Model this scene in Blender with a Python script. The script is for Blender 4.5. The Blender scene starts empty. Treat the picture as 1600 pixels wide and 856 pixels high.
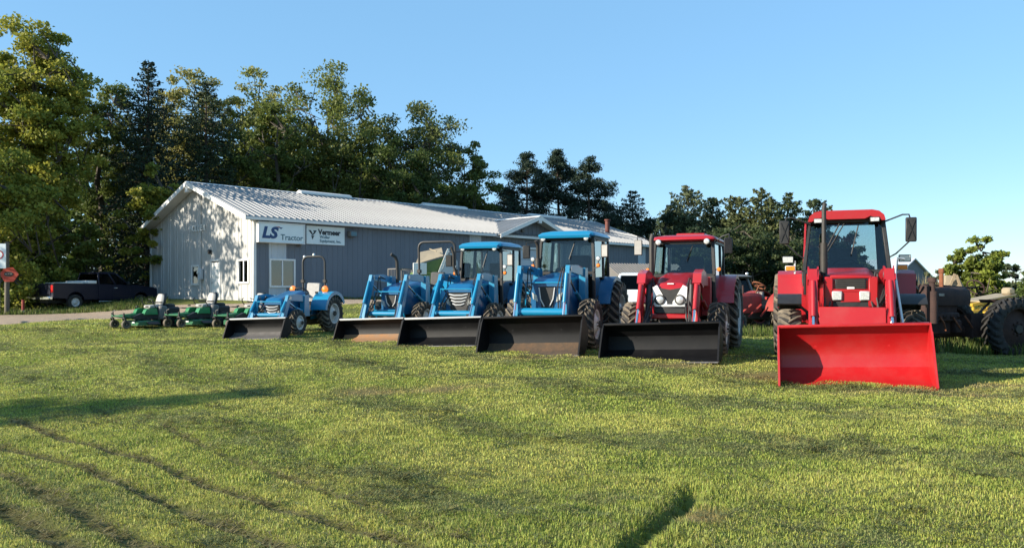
import bpy, math, random
import numpy as np
from mathutils import Vector, Matrix, Euler
R = math.radians
SC = bpy.context.scene
COL = SC.collection
random.seed(7)
rng = np.random.default_rng(11)

# ------------------------------------------------------------------ camera, sky, sun, exposure
F, CX, HY, EYE = 1280.0, 800.0, 460.0, 1.6      # focal length, centre and horizon in photo pixels; eye height in metres
cam_d = bpy.data.cameras.new('camera')
cam_d.lens = 36 * F / 1600
cam_d.shift_y = 32 / 1600
cam_d.clip_end = 3000
cam = bpy.data.objects.new('camera', cam_d)
cam.location = (0, 0, EYE)
cam.rotation_euler = (R(90), 0, 0)
COL.objects.link(cam)
SC.camera = cam

SUN_EL = R(20)
SUN_AZ = math.atan2(-.94, -.34)                 # clockwise from +Y
sdir = Vector((math.sin(SUN_AZ) * math.cos(SUN_EL), math.cos(SUN_AZ) * math.cos(SUN_EL), math.sin(SUN_EL)))
W = bpy.data.worlds.new('World')
SC.world = W
W.use_nodes = True
wn = W.node_tree
sky = wn.nodes.new('ShaderNodeTexSky')
sky.sky_type = 'NISHITA'
sky.sun_disc = False
sky.sun_elevation = SUN_EL
sky.sun_rotation = SUN_AZ
sky.altitude = 300
sky.air_density = 1.0
sky.dust_density = 0.1
sky.ozone_density = 2.0
bg = wn.nodes['Background']
bg.inputs[1].default_value = 0.105
hs = wn.nodes.new('ShaderNodeHueSaturation')
hs.inputs['Saturation'].default_value = 1.15
wn.links.new(sky.outputs[0], hs.inputs['Color'])
air = wn.nodes.new('ShaderNodeMix'); air.data_type = 'RGBA'      # even veil of clear blue air over the whole sky
air.inputs['Factor'].default_value = .6
air.inputs['B'].default_value = (1.22, 2.55, 4.0, 1)
wn.links.new(hs.outputs[0], air.inputs['A'])
wn.links.new(air.outputs['Result'], bg.inputs[0])
sun_d = bpy.data.lights.new('sun', 'SUN')
sun_d.energy = 4.6
sun_d.angle = R(0.5)
sun_d.color = (1.0, .90, .74)
sun = bpy.data.objects.new('sun', sun_d)
sun.rotation_euler = sdir.to_track_quat('Z', 'Y').to_euler()
COL.objects.link(sun)
SC.view_settings.view_transform = 'Standard'
SC.view_settings.look = 'None'
SC.view_settings.exposure = 1.2
SC.view_settings.gamma = 1
SC.cycles.max_bounces = 8
SC.cycles.transparent_max_bounces = 16

# ------------------------------------------------------------------ helpers: materials
def mat(name, col, rough=.5, metal=0., col2=None, nscale=6., namt=.5, bump=0., bscale=40., coat=0., spec=.5, detail=4.,
        lo=.35, hi=.65, attr=None, trans=0., coords='Object', stretch=(1, 1, 1)):
    m = bpy.data.materials.new(name)
    m.use_nodes = True
    nt = m.node_tree
    b = nt.nodes['Principled BSDF']
    b.inputs['Roughness'].default_value = rough
    b.inputs['Metallic'].default_value = metal
    b.inputs['Specular IOR Level'].default_value = spec
    b.inputs['Coat Weight'].default_value = coat
    b.inputs['Coat Roughness'].default_value = .12
    b.inputs['Base Color'].default_value = (*col, 1)
    tc = nt.nodes.new('ShaderNodeTexCoord')
    src = tc.outputs[coords]
    if stretch != (1, 1, 1):
        mp = nt.nodes.new('ShaderNodeMapping')
        mp.inputs['Scale'].default_value = stretch
        nt.links.new(src, mp.inputs[0]); src = mp.outputs[0]
    cout = None
    if attr:
        a = nt.nodes.new('ShaderNodeAttribute'); a.attribute_name = attr
        cout = a.outputs['Color']
    if col2 is not None:
        n = nt.nodes.new('ShaderNodeTexNoise')
        n.inputs['Scale'].default_value = nscale; n.inputs['Detail'].default_value = detail
        n.inputs['Roughness'].default_value = .62
        nt.links.new(src, n.inputs['Vector'])
        r = nt.nodes.new('ShaderNodeMapRange')
        r.inputs['From Min'].default_value = lo; r.inputs['From Max'].default_value = hi
        r.inputs['To Max'].default_value = namt
        nt.links.new(n.outputs['Fac'], r.inputs['Value'])
        mx = nt.nodes.new('ShaderNodeMix'); mx.data_type = 'RGBA'
        mx.inputs['A'].default_value = (*col, 1); mx.inputs['B'].default_value = (*col2, 1)
        if cout is not None: nt.links.new(cout, mx.inputs['A'])
        nt.links.new(r.outputs[0], mx.inputs['Factor'])
        cout = mx.outputs['Result']
        rr = nt.nodes.new('ShaderNodeMapRange')
        rr.inputs['To Min'].default_value = max(0, rough - .06); rr.inputs['To Max'].default_value = min(1, rough + .14)
        nt.links.new(n.outputs['Fac'], rr.inputs['Value'])
        nt.links.new(rr.outputs[0], b.inputs['Roughness'])
    if cout is not None: nt.links.new(cout, b.inputs['Base Color'])
    if bump:
        n2 = nt.nodes.new('ShaderNodeTexNoise')
        n2.inputs['Scale'].default_value = bscale; n2.inputs['Detail'].default_value = 5
        nt.links.new(src, n2.inputs['Vector'])
        bp = nt.nodes.new('ShaderNodeBump'); bp.inputs['Strength'].default_value = bump; bp.inputs['Distance'].default_value = .02
        nt.links.new(n2.outputs['Fac'], bp.inputs['Height'])
        nt.links.new(bp.outputs[0], b.inputs['Normal'])
    if trans:
        t = nt.nodes.new('ShaderNodeBsdfTranslucent')
        if cout is not None: nt.links.new(cout, t.inputs[0])
        else: t.inputs[0].default_value = (*col, 1)
        ms = nt.nodes.new('ShaderNodeMixShader'); ms.inputs[0].default_value = trans
        nt.links.new(b.outputs[0], ms.inputs[1]); nt.links.new(t.outputs[0], ms.inputs[2])
        nt.links.new(ms.outputs[0], nt.nodes['Material Output'].inputs[0])
    return m

def glass(name, tint, gloss=.06, rough=.02):
    m = bpy.data.materials.new(name); m.use_nodes = True
    nt = m.node_tree; nt.nodes.remove(nt.nodes['Principled BSDF'])
    t = nt.nodes.new('ShaderNodeBsdfTransparent'); t.inputs[0].default_value = (*tint, 1)
    g = nt.nodes.new('ShaderNodeBsdfGlossy'); g.inputs['Roughness'].default_value = rough
    fr = nt.nodes.new('ShaderNodeFresnel'); fr.inputs[0].default_value = 1.5
    ad = nt.nodes.new('ShaderNodeMath'); ad.operation = 'ADD'; ad.inputs[1].default_value = gloss
    nt.links.new(fr.outputs[0], ad.inputs[0])
    ms = nt.nodes.new('ShaderNodeMixShader')
    nt.links.new(ad.outputs[0], ms.inputs[0]); nt.links.new(t.outputs[0], ms.inputs[1]); nt.links.new(g.outputs[0], ms.inputs[2])
    nt.links.new(ms.outputs[0], nt.nodes['Material Output'].inputs[0])
    return m

M = {}
M['blue'] = mat('tractor_blue', (.0015, .185, .35), .34, col2=(.012, .185, .33), nscale=5, namt=.35, coat=.4, bump=.02, bscale=18)
M['navy'] = mat('hood_blue', (.0015, .088, .225), .32, col2=(.012, .1, .21), nscale=5, namt=.3, coat=.4)
M['red'] = mat('tractor_red', (.33, .005, .010), .38, col2=(.28, .012, .014), nscale=4, namt=.4, coat=.3, bump=.03, bscale=14)
M['redbucket'] = mat('bucket_red', (.35, .006, .008), .42, col2=(.33, .030, .028), nscale=2.6, namt=.8, coat=.2, bump=.05, bscale=9, lo=.42, hi=.8)
M['deepred'] = mat('deep_red', (.36, .008, .018), .32, col2=(.3, .02, .02), nscale=5, namt=.3, coat=.5)
M['oldred'] = mat('faded_red', (.30, .02, .015), .6, col2=(.16, .03, .02), nscale=7, namt=.7, bump=.1, bscale=30)
M['black'] = mat('bucket_black', (.004, .004, .005), .5, col2=(.010, .010, .0105), nscale=4, spec=.25, namt=.5, lo=.45, hi=.8, bump=.04, bscale=12)
M['plastic'] = mat('black_plastic', (.012, .012, .013), .5, col2=(.03, .03, .03), nscale=12, namt=.4)
M['dark'] = mat('dark_cast_iron', (.018, .017, .016), .6, col2=(.05, .04, .03), nscale=9, namt=.5, bump=.1, bscale=25)
M['rubber'] = mat('tyre_rubber', (.017, .016, .016), .78, col2=(.075, .062, .048), nscale=7, namt=.55, lo=.4, hi=.75, bump=.15, bscale=60)
M['lug'] = mat('dusty_tyre_lug', (.05, .044, .036), .85, col2=(.22, .18, .13), nscale=6, namt=.75, lo=.3, hi=.65, bump=.2, bscale=60)
M['oldrubber'] = mat('weathered_rubber', (.014, .0135, .0135), .85, col2=(.034, .031, .029), nscale=5, namt=.6, bump=.25, bscale=40)
M['rimwhite'] = mat('rim_white', (.62, .61, .60), .45, col2=(.38, .35, .30), nscale=9, namt=.4)
M['rimred'] = mat('rim_red', (.30, .02, .02), .5, col2=(.16, .04, .03), nscale=9, namt=.5)
M['steel'] = mat('bright_steel', (.55, .55, .56), .28, metal=.9, col2=(.35, .34, .33), nscale=12, namt=.4)
M['worn'] = mat('worn_edge_steel', (.30, .29, .28), .45, metal=.5, col2=(.14, .10, .07), nscale=9, namt=.7, bump=.1, bscale=30)
M['chrome'] = mat('chrome', (.75, .75, .76), .12, metal=1.)
M['silver'] = mat('silver_plastic', (.55, .56, .57), .3, metal=.25, coat=.3)
M['lamp'] = mat('lamp_lens', (.72, .74, .74), .12, metal=.35, col2=(.42, .44, .45), nscale=40, namt=.8, coat=.6)
M['amber'] = mat('amber_lens', (.75, .16, .01), .2, col2=(.9, .3, .03), nscale=30, namt=.5, coat=.6)
M['redlens'] = mat('red_lens', (.5, .01, .01), .2, coat=.6)
M['glass'] = glass('cab_glass', (.78, .84, .85), .0)
M['sideglass'] = glass('side_glass', (.36, .50, .57), .30)
M['winglass'] = glass('window_glass', (.22, .27, .30), .12)
M['skyglass'] = glass('reflecting_window_glass', (.22, .27, .30), .10, .05)
M['carglass'] = glass('vehicle_glass', (.14, .19, .21), -.03)
M['mirror'] = mat('mirror_face', (.82, .82, .80), .06, metal=1.)
M['seat'] = mat('grey_vinyl', (.34, .33, .31), .55, col2=(.22, .21, .2), nscale=8, namt=.4, bump=.06, bscale=25)
M['seatdark'] = mat('dark_seat_cloth', (.05, .05, .05), .75, col2=(.09, .09, .09), nscale=12, namt=.5)
M['decal'] = mat('white_decal', (.78, .78, .76), .4)
M['whitepaint'] = mat('white_paint', (.74, .74, .72), .45, col2=(.58, .56, .52), nscale=3, namt=.35)
M['wallwhite'] = mat('white_siding', (.43, .43, .42), .5, col2=(.31, .31, .30), nscale=1.3, namt=.7, stretch=(1, 1, .25))
M['wallblue'] = mat('blue_grey_siding', (.126, .143, .175), .5, col2=(.104, .12, .148), nscale=1.2, namt=.6, stretch=(1, 1, .25))
M['walllight'] = mat('light_siding', (.46, .50, .54), .5, col2=(.38, .42, .46), nscale=1.2, namt=.5, stretch=(1, 1, .25))
M['trim'] = mat('white_trim', (.70, .70, .69), .45, col2=(.58, .57, .55), nscale=2, namt=.4)
M['soffit'] = mat('pale_soffit', (.50, .50, .49), .6, col2=(.42, .41, .4), nscale=2, namt=.4)
M['roof'] = mat('galvanised_roof', (.28, .28, .282), .45, metal=.1, col2=(.20, .20, .20), nscale=.9, namt=.6, stretch=(1, .3, 1))
M['concrete'] = mat('concrete', (.30, .29, .27), .85, col2=(.2, .19, .17), nscale=4, namt=.6, bump=.2)
M['rust'] = mat('rusty_iron', (.045, .020, .015), .8, col2=(.02, .012, .012), nscale=6, namt=.8, bump=.3, bscale=30)
M['rustbright'] = mat('orange_rust', (.22, .075, .03), .85, col2=(.10, .035, .02), nscale=9, namt=.8, bump=.3, bscale=30)
M['pipe'] = mat('rusty_flue', (.16, .045, .03), .7, col2=(.08, .03, .025), nscale=8, namt=.7)
M['green'] = mat('mower_green', (.007, .175, .055), .34, col2=(.018, .14, .05), nscale=6, namt=.4, coat=.4)
M['darkgreen'] = mat('deck_green', (.006, .10, .04), .4, col2=(.02, .08, .03), nscale=6, namt=.4, coat=.2)
M['truck'] = mat('navy_truck_paint', (.005, .007, .022), .3, col2=(.009, .011, .026), nscale=2, namt=.4, coat=.15, spec=.3)
M['suv'] = mat('white_truck_paint', (.66, .69, .72), .3, col2=(.55, .57, .6), nscale=2, namt=.4, coat=.4)
M['yellow'] = mat('weathered_yellow', (.50, .30, .02), .55, col2=(.36, .22, .06), nscale=5, namt=.6)
M['wood'] = mat('weathered_wood', (.32, .24, .15), .85, col2=(.2, .15, .10), nscale=3, namt=.7, bump=.25, stretch=(1, 1, 6))
M['tan'] = mat('tan_sheet', (.30, .245, .165), .7, col2=(.24, .20, .14), nscale=5, namt=.5)
M['olive'] = mat('olive_green_paint', (.10, .17, .04), .5, col2=(.06, .10, .03), nscale=4, namt=.5)
M['shed'] = mat('grey_shed_metal', (.14, .135, .13), .55, col2=(.10, .095, .09), nscale=2, namt=.5)
M['shedroof'] = mat('brown_grey_roof', (.17, .155, .14), .5, col2=(.12, .11, .10), nscale=2, namt=.5)
M['barn'] = mat('slate_barn_wall', (.11, .13, .16), .6, col2=(.09, .11, .135), nscale=.8, namt=.6)
M['barnroof'] = mat('barn_roof_metal', (.46, .48, .52), .4, metal=.2)
M['pole'] = mat('pole_wood', (.13, .115, .09), .9, col2=(.08, .07, .055), nscale=4, namt=.7, bump=.3, stretch=(1, 1, .15))
M['signred'] = mat('sign_red', (.40, .045, .02), .5, col2=(.3, .04, .02), nscale=5, namt=.5)
M['signface'] = mat('sign_white', (.68, .75, .76), .35, col2=(.62, .69, .71), nscale=2, namt=.5)
M['logoblue'] = mat('logo_blue', (.008, .045, .15), .45)
M['logogrey'] = mat('logo_grey', (.07, .15, .19), .45)
M['logored'] = mat('logo_red', (.45, .05, .05), .45)
M['ink'] = mat('sign_black', (.008, .012, .018), .5)
M['bark'] = mat('bark', (.075, .06, .045), .9, col2=(.035, .03, .024), nscale=5, namt=.8, bump=.5, bscale=14, stretch=(1, 1, .3))
M['pinebark'] = mat('pine_bark', (.085, .06, .045), .9, col2=(.05, .035, .028), nscale=5, namt=.8, bump=.5, bscale=14, stretch=(1, 1, .3))
M['dirtblk'] = mat('muddy_floor_steel', (.06, .042, .028), .9, col2=(.12, .068, .035), nscale=6, namt=.8, bump=.4, bscale=22)
M['rustfloor'] = mat('rusted_floor_steel', (.24, .15, .09), .7, col2=(.33, .15, .05), nscale=4, namt=.8, bump=.1, bscale=22)
M['greyfloor'] = mat('scoured_floor_steel', (.15, .14, .135), .5, col2=(.08, .075, .07), nscale=5, namt=.7, metal=.2)

# ------------------------------------------------------------------ helpers: meshes and tags
class MB:
    def __init__(s): s.v = []; s.f = []; s.x = None
    def add(s, vs, fs):
        o = len(s.v)
        if s.x is not None: vs = [s.x @ Vector(p) for p in vs]
        s.v.extend([tuple(p) for p in vs]); s.f.extend([tuple(i + o for i in f) for f in fs]); return s
    def box(s, c, d, rot=None, b=0.):
        hx, hy, hz = d[0] / 2, d[1] / 2, d[2] / 2
        b = min(b, hx * .49, hy * .49, hz * .49)
        c = Vector(c); m = Euler(rot).to_matrix() if rot else None
        if b <= 0:
            P = [(x, y, z) for x in (-hx, hx) for y in (-hy, hy) for z in (-hz, hz)]
            Fc = [(0, 1, 3, 2), (4, 6, 7, 5), (0, 4, 5, 1), (2, 3, 7, 6), (0, 2, 6, 4), (1, 5, 7, 3)]
        else:
            P = []; idx = {}
            for sx in (-1, 1):
                for sy in (-1, 1):
                    for sz in (-1, 1):
                        for a in range(3):
                            q = [sx * (hx - b), sy * (hy - b), sz * (hz - b)]
                            q[a] = (sx * hx, sy * hy, sz * hz)[a]
                            idx[(sx, sy, sz, a)] = len(P); P.append(tuple(q))
            Fc = []
            for a in range(3):
                u, w = (a + 1) % 3, (a + 2) % 3
                for sg in (-1, 1):
                    def k(su, sw):
                        t = [0, 0, 0]; t[a] = sg; t[u] = su; t[w] = sw; return idx[(*t, a)]
                    q = (k(-1, -1), k(1, -1), k(1, 1), k(-1, 1)); Fc.append(q if sg > 0 else q[::-1])
                for su in (-1, 1):
                    for sw in (-1, 1):
                        t0 = [0, 0, 0]; t0[u] = su; t0[w] = sw; t0[a] = -1
                        t1 = list(t0); t1[a] = 1
                        q = (idx[(*t0, u)], idx[(*t1, u)], idx[(*t1, w)], idx[(*t0, w)])
                        Fc.append(q if su * sw < 0 else q[::-1])
            for sx in (-1, 1):
                for sy in (-1, 1):
                    for sz in (-1, 1):
                        q = (idx[(sx, sy, sz, 0)], idx[(sx, sy, sz, 1)], idx[(sx, sy, sz, 2)])
                        Fc.append(q if sx * sy * sz > 0 else q[::-1])
        P = [c + (m @ Vector(p) if m else Vector(p)) for p in P]
        return s.add(P, Fc)
    def beam(s, p0, p1, w, h, up=(0, 0, 1), b=0.):
        p0, p1 = Vector(p0), Vector(p1); d = p1 - p0; L = d.length; d.normalize()
        up = Vector(up)
        if abs(d.dot(up)) > .97: up = Vector((0, 1, 0))
        xr = d.cross(up).normalized(); z = xr.cross(d)
        m = Matrix((xr, d, z)).transposed()
        return s.box((p0 + p1) / 2, (w, L, h), m.to_euler(), b)
    def tube(s, pts, r, n=8, cap=True):
        pts = [Vector(p) for p in pts]; k = len(pts)
        rs = r if isinstance(r, (list, tuple)) else [r] * k
        V = []; Fc = []
        ref = None
        for i, p in enumerate(pts):
            d = (pts[min(i + 1, k - 1)] - pts[max(i - 1, 0)])
            if d.length < 1e-9: d = Vector((0, 0, 1))
            d.normalize()
            if ref is None: ref = Vector((0, 0, 1)) if abs(d.z) < .9 else Vector((1, 0, 0))
            a = (ref - d * ref.dot(d)).normalized(); bb = d.cross(a); ref = a
            for j in range(n):
                t = 2 * math.pi * j / n
                V.append(p + (a * math.cos(t) + bb * math.sin(t)) * rs[i])
        for i in range(k - 1):
            for j in range(n):
                Fc.append((i * n + j, i * n + (j + 1) % n, (i + 1) * n + (j + 1) % n, (i + 1) * n + j))
        if cap: Fc += [tuple(range(n))[::-1], tuple(range((k - 1) * n, k * n))]
        return s.add(V, Fc)
    def prism(s, poly, x0, x1):                # polygon in (y, z), extruded along x
        n = len(poly)
        ar = sum(poly[i][0] * poly[(i + 1) % n][1] - poly[(i + 1) % n][0] * poly[i][1] for i in range(n))
        if ar < 0: poly = poly[::-1]
        V = [(x0, y, z) for y, z in poly] + [(x1, y, z) for y, z in poly]
        Fc = [tuple(range(n))[::-1], tuple(range(n, 2 * n))] + [(i, (i + 1) % n, n + (i + 1) % n, n + i) for i in range(n)]
        return s.add(V, Fc)
    def prismy(s, poly, y0, y1):               # polygon in (x, z), extruded along y
        n = len(poly)
        ar = sum(poly[i][0] * poly[(i + 1) % n][1] - poly[(i + 1) % n][0] * poly[i][1] for i in range(n))
        if ar < 0: poly = poly[::-1]
        V = [(x, y0, z) for x, z in poly] + [(x, y1, z) for x, z in poly]
        Fc = [tuple(range(n)), tuple(range(n, 2 * n))[::-1]] + [((i + 1) % n, i, n + i, n + (i + 1) % n) for i in range(n)]
        return s.add(V, Fc)
    def loft(s, rings, cap=True, closed=True):
        n = len(rings[0]); V = [p for r in rings for p in r]; Fc = []
        for i in range(len(rings) - 1):
            for j in range(n if closed else n - 1):
                Fc.append((i * n + j, i * n + (j + 1) % n, (i + 1) * n + (j + 1) % n, (i + 1) * n + j))
        if cap: Fc += [tuple(range(n))[::-1], tuple(range((len(rings) - 1) * n, len(rings) * n))]
        return s.add(V, Fc)
    def lathe(s, prof, c=(0, 0, 0), axis='x', n=24, closed=False):   # prof: (radius, offset along axis)
        c = Vector(c); V = []; Fc = []; k = len(prof)
        for r, a in prof:
            for j in range(n):
                t = 2 * math.pi * j / n; u, w = r * math.cos(t), r * math.sin(t)
                V.append(c + Vector((a, u, w) if axis == 'x' else (w, a, u) if axis == 'y' else (u, w, a)))
        for i in range(k if closed else k - 1):
            q = (i + 1) % k
            for j in range(n):
                Fc.append((i * n + j, i * n + (j + 1) % n, q * n + (j + 1) % n, q * n + j))
        return s.add(V, Fc)
    def ball(s, c, r, n=10, sc=(1, 1, 1)):
        prof = [(max(1e-4, math.sin(math.pi * i / n)), -math.cos(math.pi * i / n)) for i in range(n + 1)]
        o = MB().lathe(prof, axis='z', n=n + 2)
        c = Vector(c)
        return s.add([c + Vector((p[0] * r * sc[0], p[1] * r * sc[1], p[2] * r * sc[2])) for p in o.v], o.f)
    def pane(s, q, t=.008):                    # a quad pane with thickness
        q = [Vector(p) for p in q]; n = (q[1] - q[0]).cross(q[3] - q[0]).normalized() * t
        V = q + [p - n for p in q]; k = len(q)
        return s.add(V, [tuple(range(k)), tuple(range(k, 2 * k))[::-1]] + [(i, i + k, (i + 1) % k + k, (i + 1) % k) for i in range(k)])
    def mesh(s, name, m, angle=38):
        me = bpy.data.meshes.new(name)
        me.from_pydata(s.v, [], s.f)
        bm = __import__('bmesh').new(); bm.from_mesh(me); __import__('bmesh').ops.recalc_face_normals(bm, faces=bm.faces); bm.to_mesh(me); bm.free()
        me.polygons.foreach_set('use_smooth', [True] * len(me.polygons))
        me.set_sharp_from_angle(angle=R(angle))
        if m: me.materials.append(m if not isinstance(m, str) else M[m])
        return me
    def build(s, name, m, parent=None, label=None, angle=38):
        return link(name, s.mesh(name, m, angle), parent, label)

def link(name, me, parent=None, label=None, loc=None):
    o = bpy.data.objects.new(name, me); COL.objects.link(o)
    if parent is not None: o.parent = parent
    if label: o['label'] = label
    if loc is not None: o.location = loc
    return o

def tag(o, label=None, cat=None, group=None, kind=None):
    if label: o['label'] = label
    if cat: o['category'] = cat
    if group: o['group'] = group
    if kind: o['kind'] = kind
    return o

def thing(name, label, cat, loc=(0, 0, 0), rot=(0, 0, 0), group=None):
    o = bpy.data.objects.new(name, None); COL.objects.link(o)
    o.empty_display_size = .2
    o.location = loc; o.rotation_euler = rot
    return tag(o, label, cat, group)

def copy_tree(o, parent=None):
    c = o.copy(); COL.objects.link(c)
    if parent is not None: c.parent = parent
    for ch in list(o.children): copy_tree(ch, c)
    return c

def np_mesh(name, V, Q, m, col=None, smooth=False):
    me = bpy.data.meshes.new(name)
    k = Q.shape[1]
    me.vertices.add(len(V)); me.vertices.foreach_set('co', np.ascontiguousarray(V, dtype=np.float32).ravel())
    me.loops.add(Q.size); me.loops.foreach_set('vertex_index', np.ascontiguousarray(Q, dtype=np.int32).ravel())
    me.polygons.add(len(Q)); me.polygons.foreach_set('loop_start', np.arange(0, Q.size, k, dtype=np.int32))
    if smooth: me.polygons.foreach_set('use_smooth', np.ones(len(Q), dtype=bool))
    me.update(calc_edges=True)
    if col is not None:
        a = me.color_attributes.new('tint', 'FLOAT_COLOR', 'POINT')
        a.data.foreach_set('color', np.ascontiguousarray(np.concatenate([col, np.ones((len(col), 1))], 1), dtype=np.float32).ravel())
    me.materials.append(m)
    return me

def text_mesh(name, s, size, m, extrude=.006, offset=0., shear=0., sx=1.):
    c = bpy.data.curves.new(name, 'FONT'); c.body = s; c.size = size; c.extrude = extrude; c.offset = offset; c.shear = shear
    c.align_x = 'LEFT'; c.resolution_u = 3
    o = bpy.data.objects.new(name, c); COL.objects.link(o)
    dg = bpy.context.evaluated_depsgraph_get()
    me = bpy.data.meshes.new_from_object(o.evaluated_get(dg)); me.name = name
    bpy.data.objects.remove(o); bpy.data.curves.remove(c)
    if sx != 1.: me.transform(Matrix.Scale(sx, 4, (1, 0, 0)))
    me.materials.clear(); me.materials.append(M[m])
    return me

# ------------------------------------------------------------------ terrain
_lat = np.random.default_rng(5).random((257, 257))
def vnoise(x, y, s):
    x = np.asarray(x, float) / s + 1000; y = np.asarray(y, float) / s + 1000
    ix = np.floor(x).astype(int); iy = np.floor(y).astype(int)
    fx = x - ix; fy = y - iy; fx = fx * fx * (3 - 2 * fx); fy = fy * fy * (3 - 2 * fy)
    a = _lat[ix % 257, iy % 257]; b = _lat[(ix + 1) % 257, iy % 257]; c = _lat[ix % 257, (iy + 1) % 257]; d = _lat[(ix + 1) % 257, (iy + 1) % 257]
    return (a * (1 - fx) + b * fx) * (1 - fy) + (c * (1 - fx) + d * fx) * fy
def fbm(x, y, s): return (vnoise(x, y, s) + .5 * vnoise(x + 31, y + 7, s / 2.1) + .25 * vnoise(x + 5, y + 53, s / 4.3)) / 1.75
def sstep(t): t = np.clip(t, 0, 1); return t * t * (3 - 2 * t)

def gz0(x, y):
    x = np.asarray(x, float); y = np.asarray(y, float)
    d = .64 * x + .77 * y
    out = 0
    for o in (-1.2, -.6, 0, .6, 1.2):
        dd = d + o
        low = np.interp(dd, [-60, 4.5, 12.2, 16.5, 400], [-.05, 0., .44, .49, .49])
        mound = np.interp(dd, [16., 18.7, 21.5, 24, 400], [0, .32, .68, .74, .74])
        wgt = sstep((7 - x) / 12.)
        out = out + low + mound * wgt
    z = out / 5 - .012 * np.clip(x, -14, 9) * sstep((d - 3) / 9)
    for qx, qy, qd, qr in ((4.94, 11.7, -.095, 2.0), (4.0, 12.3, -.06, 1.3), (11.5, 19, -.12, 4.), (-3.7, 20., -.05, 1.6)): z = z + qd * np.exp(-(((x - qx) ** 2 + (y - qy) ** 2) / qr ** 2))
    # low bank by the drive at the left
    z = z - .22 * np.exp(-(((x + 13) / 4.5) ** 2 + ((y - 22.5) / 2.6) ** 2))
    return z
def ground_at(px, py):
    z = 0.
    for _ in range(30):
        D = (EYE - z) * F / (py - HY); x = (px - CX) * D / F
        z = .5 * z + .5 * float(gz0(x, D))
    return (x, D)
TRACKS = [  # tyre tracks pressed into the lawn, traced on the ground
    ([(20, 652), (110, 690), (215, 715), (350, 762), (525, 820), (650, 858)], .07, 1.0),
    ([(-30, 690), (100, 725), (165, 745), (280, 790), (450, 858)], .07, .9),
    ([(250, 660), (330, 706), (480, 752), (560, 790), (750, 858)], .06, .45),
    ([(-40, 730), (15, 745), (100, 790), (190, 830), (260, 860)], .10, .8),
    ([(-50, 770), (40, 810), (110, 855)], .11, 1.0),
    ([(330, 800), (395, 832), (430, 860)], .05, .5),
]
TRACKS = [([ground_at(*p) for p in pl], w, s) for pl, w, s in TRACKS]
RUT = [ground_at(*p) for p in [(1078, 768), (1062, 790), (1030, 816), (1000, 840), (975, 872)]]
def seg_dist(x, y, pl):
    best = np.full(np.shape(x), 1e9)
    for (x0, y0), (x1, y1) in zip(pl[:-1], pl[1:]):
        dx, dy = x1 - x0, y1 - y0; L = dx * dx + dy * dy
        t = np.clip(((x - x0) * dx + (y - y0) * dy) / L, 0, 1)
        best = np.minimum(best, np.hypot(x - x0 - t * dx, y - y0 - t * dy))
    return best
def track_amt(x, y, k=.85):
    a = np.zeros(np.shape(x))
    wob = (vnoise(x, y, .5) - .5) * .10
    for pl, w, s in TRACKS:
        br = .45 + .75 * vnoise(x * 1.3 + 9, y * 1.3, .7)
        a = np.maximum(a, s * br * np.exp(-((seg_dist(x + wob, y - wob, pl) / (w * k)) ** 2)))
    return np.clip(a, 0, 1)
def wheel_zone(x, y):
    a = np.zeros(np.shape(x))
    for pl, w, s in TRACKS: a = np.maximum(a, s * np.exp(-((seg_dist(x, y, pl) / .32) ** 2)))
    return a * (.6 + .6 * vnoise(x, y, .6))
def rut_amt(x, y):
    wob = (vnoise(x, y, .25) - .5) * .14
    return np.exp(-((seg_dist(x + wob, y + wob, RUT) / .068) ** 2))
def clip_amt(x, y):                              # windrows of mown clippings: bands running along the tractor row
    u = .64 * x + .77 * y + .9 * (fbm(x, y, 3.1) - .5) * 2 - .004 * (x + 2) ** 2
    v = -.77 * x + .64 * y
    band = .5 + .5 * np.sin(u * 2 * math.pi / 2.3 + 1.1 * np.sin(v * .25))
    n = fbm(u * 1.0 + 13, v * .5, .45); n2 = vnoise(u + 71, v * .6, .10); n3 = vnoise(u * 1.2, v * .7 + 33, .05)
    return sstep((band * .30 + n * .62 + n2 * .42 + n3 * .35 - .84) / .34)
def gz(x, y):
    x = np.asarray(x, float); y = np.asarray(y, float)
    z = gz0(x, y)
    near = sstep((34 - y) / 8) * sstep((y + 4) / 4)
    z = z + near * ((fbm(x, y, 2.3) - .5) * .09 + (vnoise(x, y, .55) - .5) * .035)
    return z + near * (.012 * clip_amt(x, y) + .034 * (vnoise(x, y, .21) - .5)) - .045 * track_amt(x, y) - .15 * rut_amt(x, y)
def g(x, y): return float(gz(x, y))
def at(px, D, py=None):
    x = (px - CX) * D / F
    return Vector((x, D, g(x, D) if py is None else EYE - (py - HY) * D / F))

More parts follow.
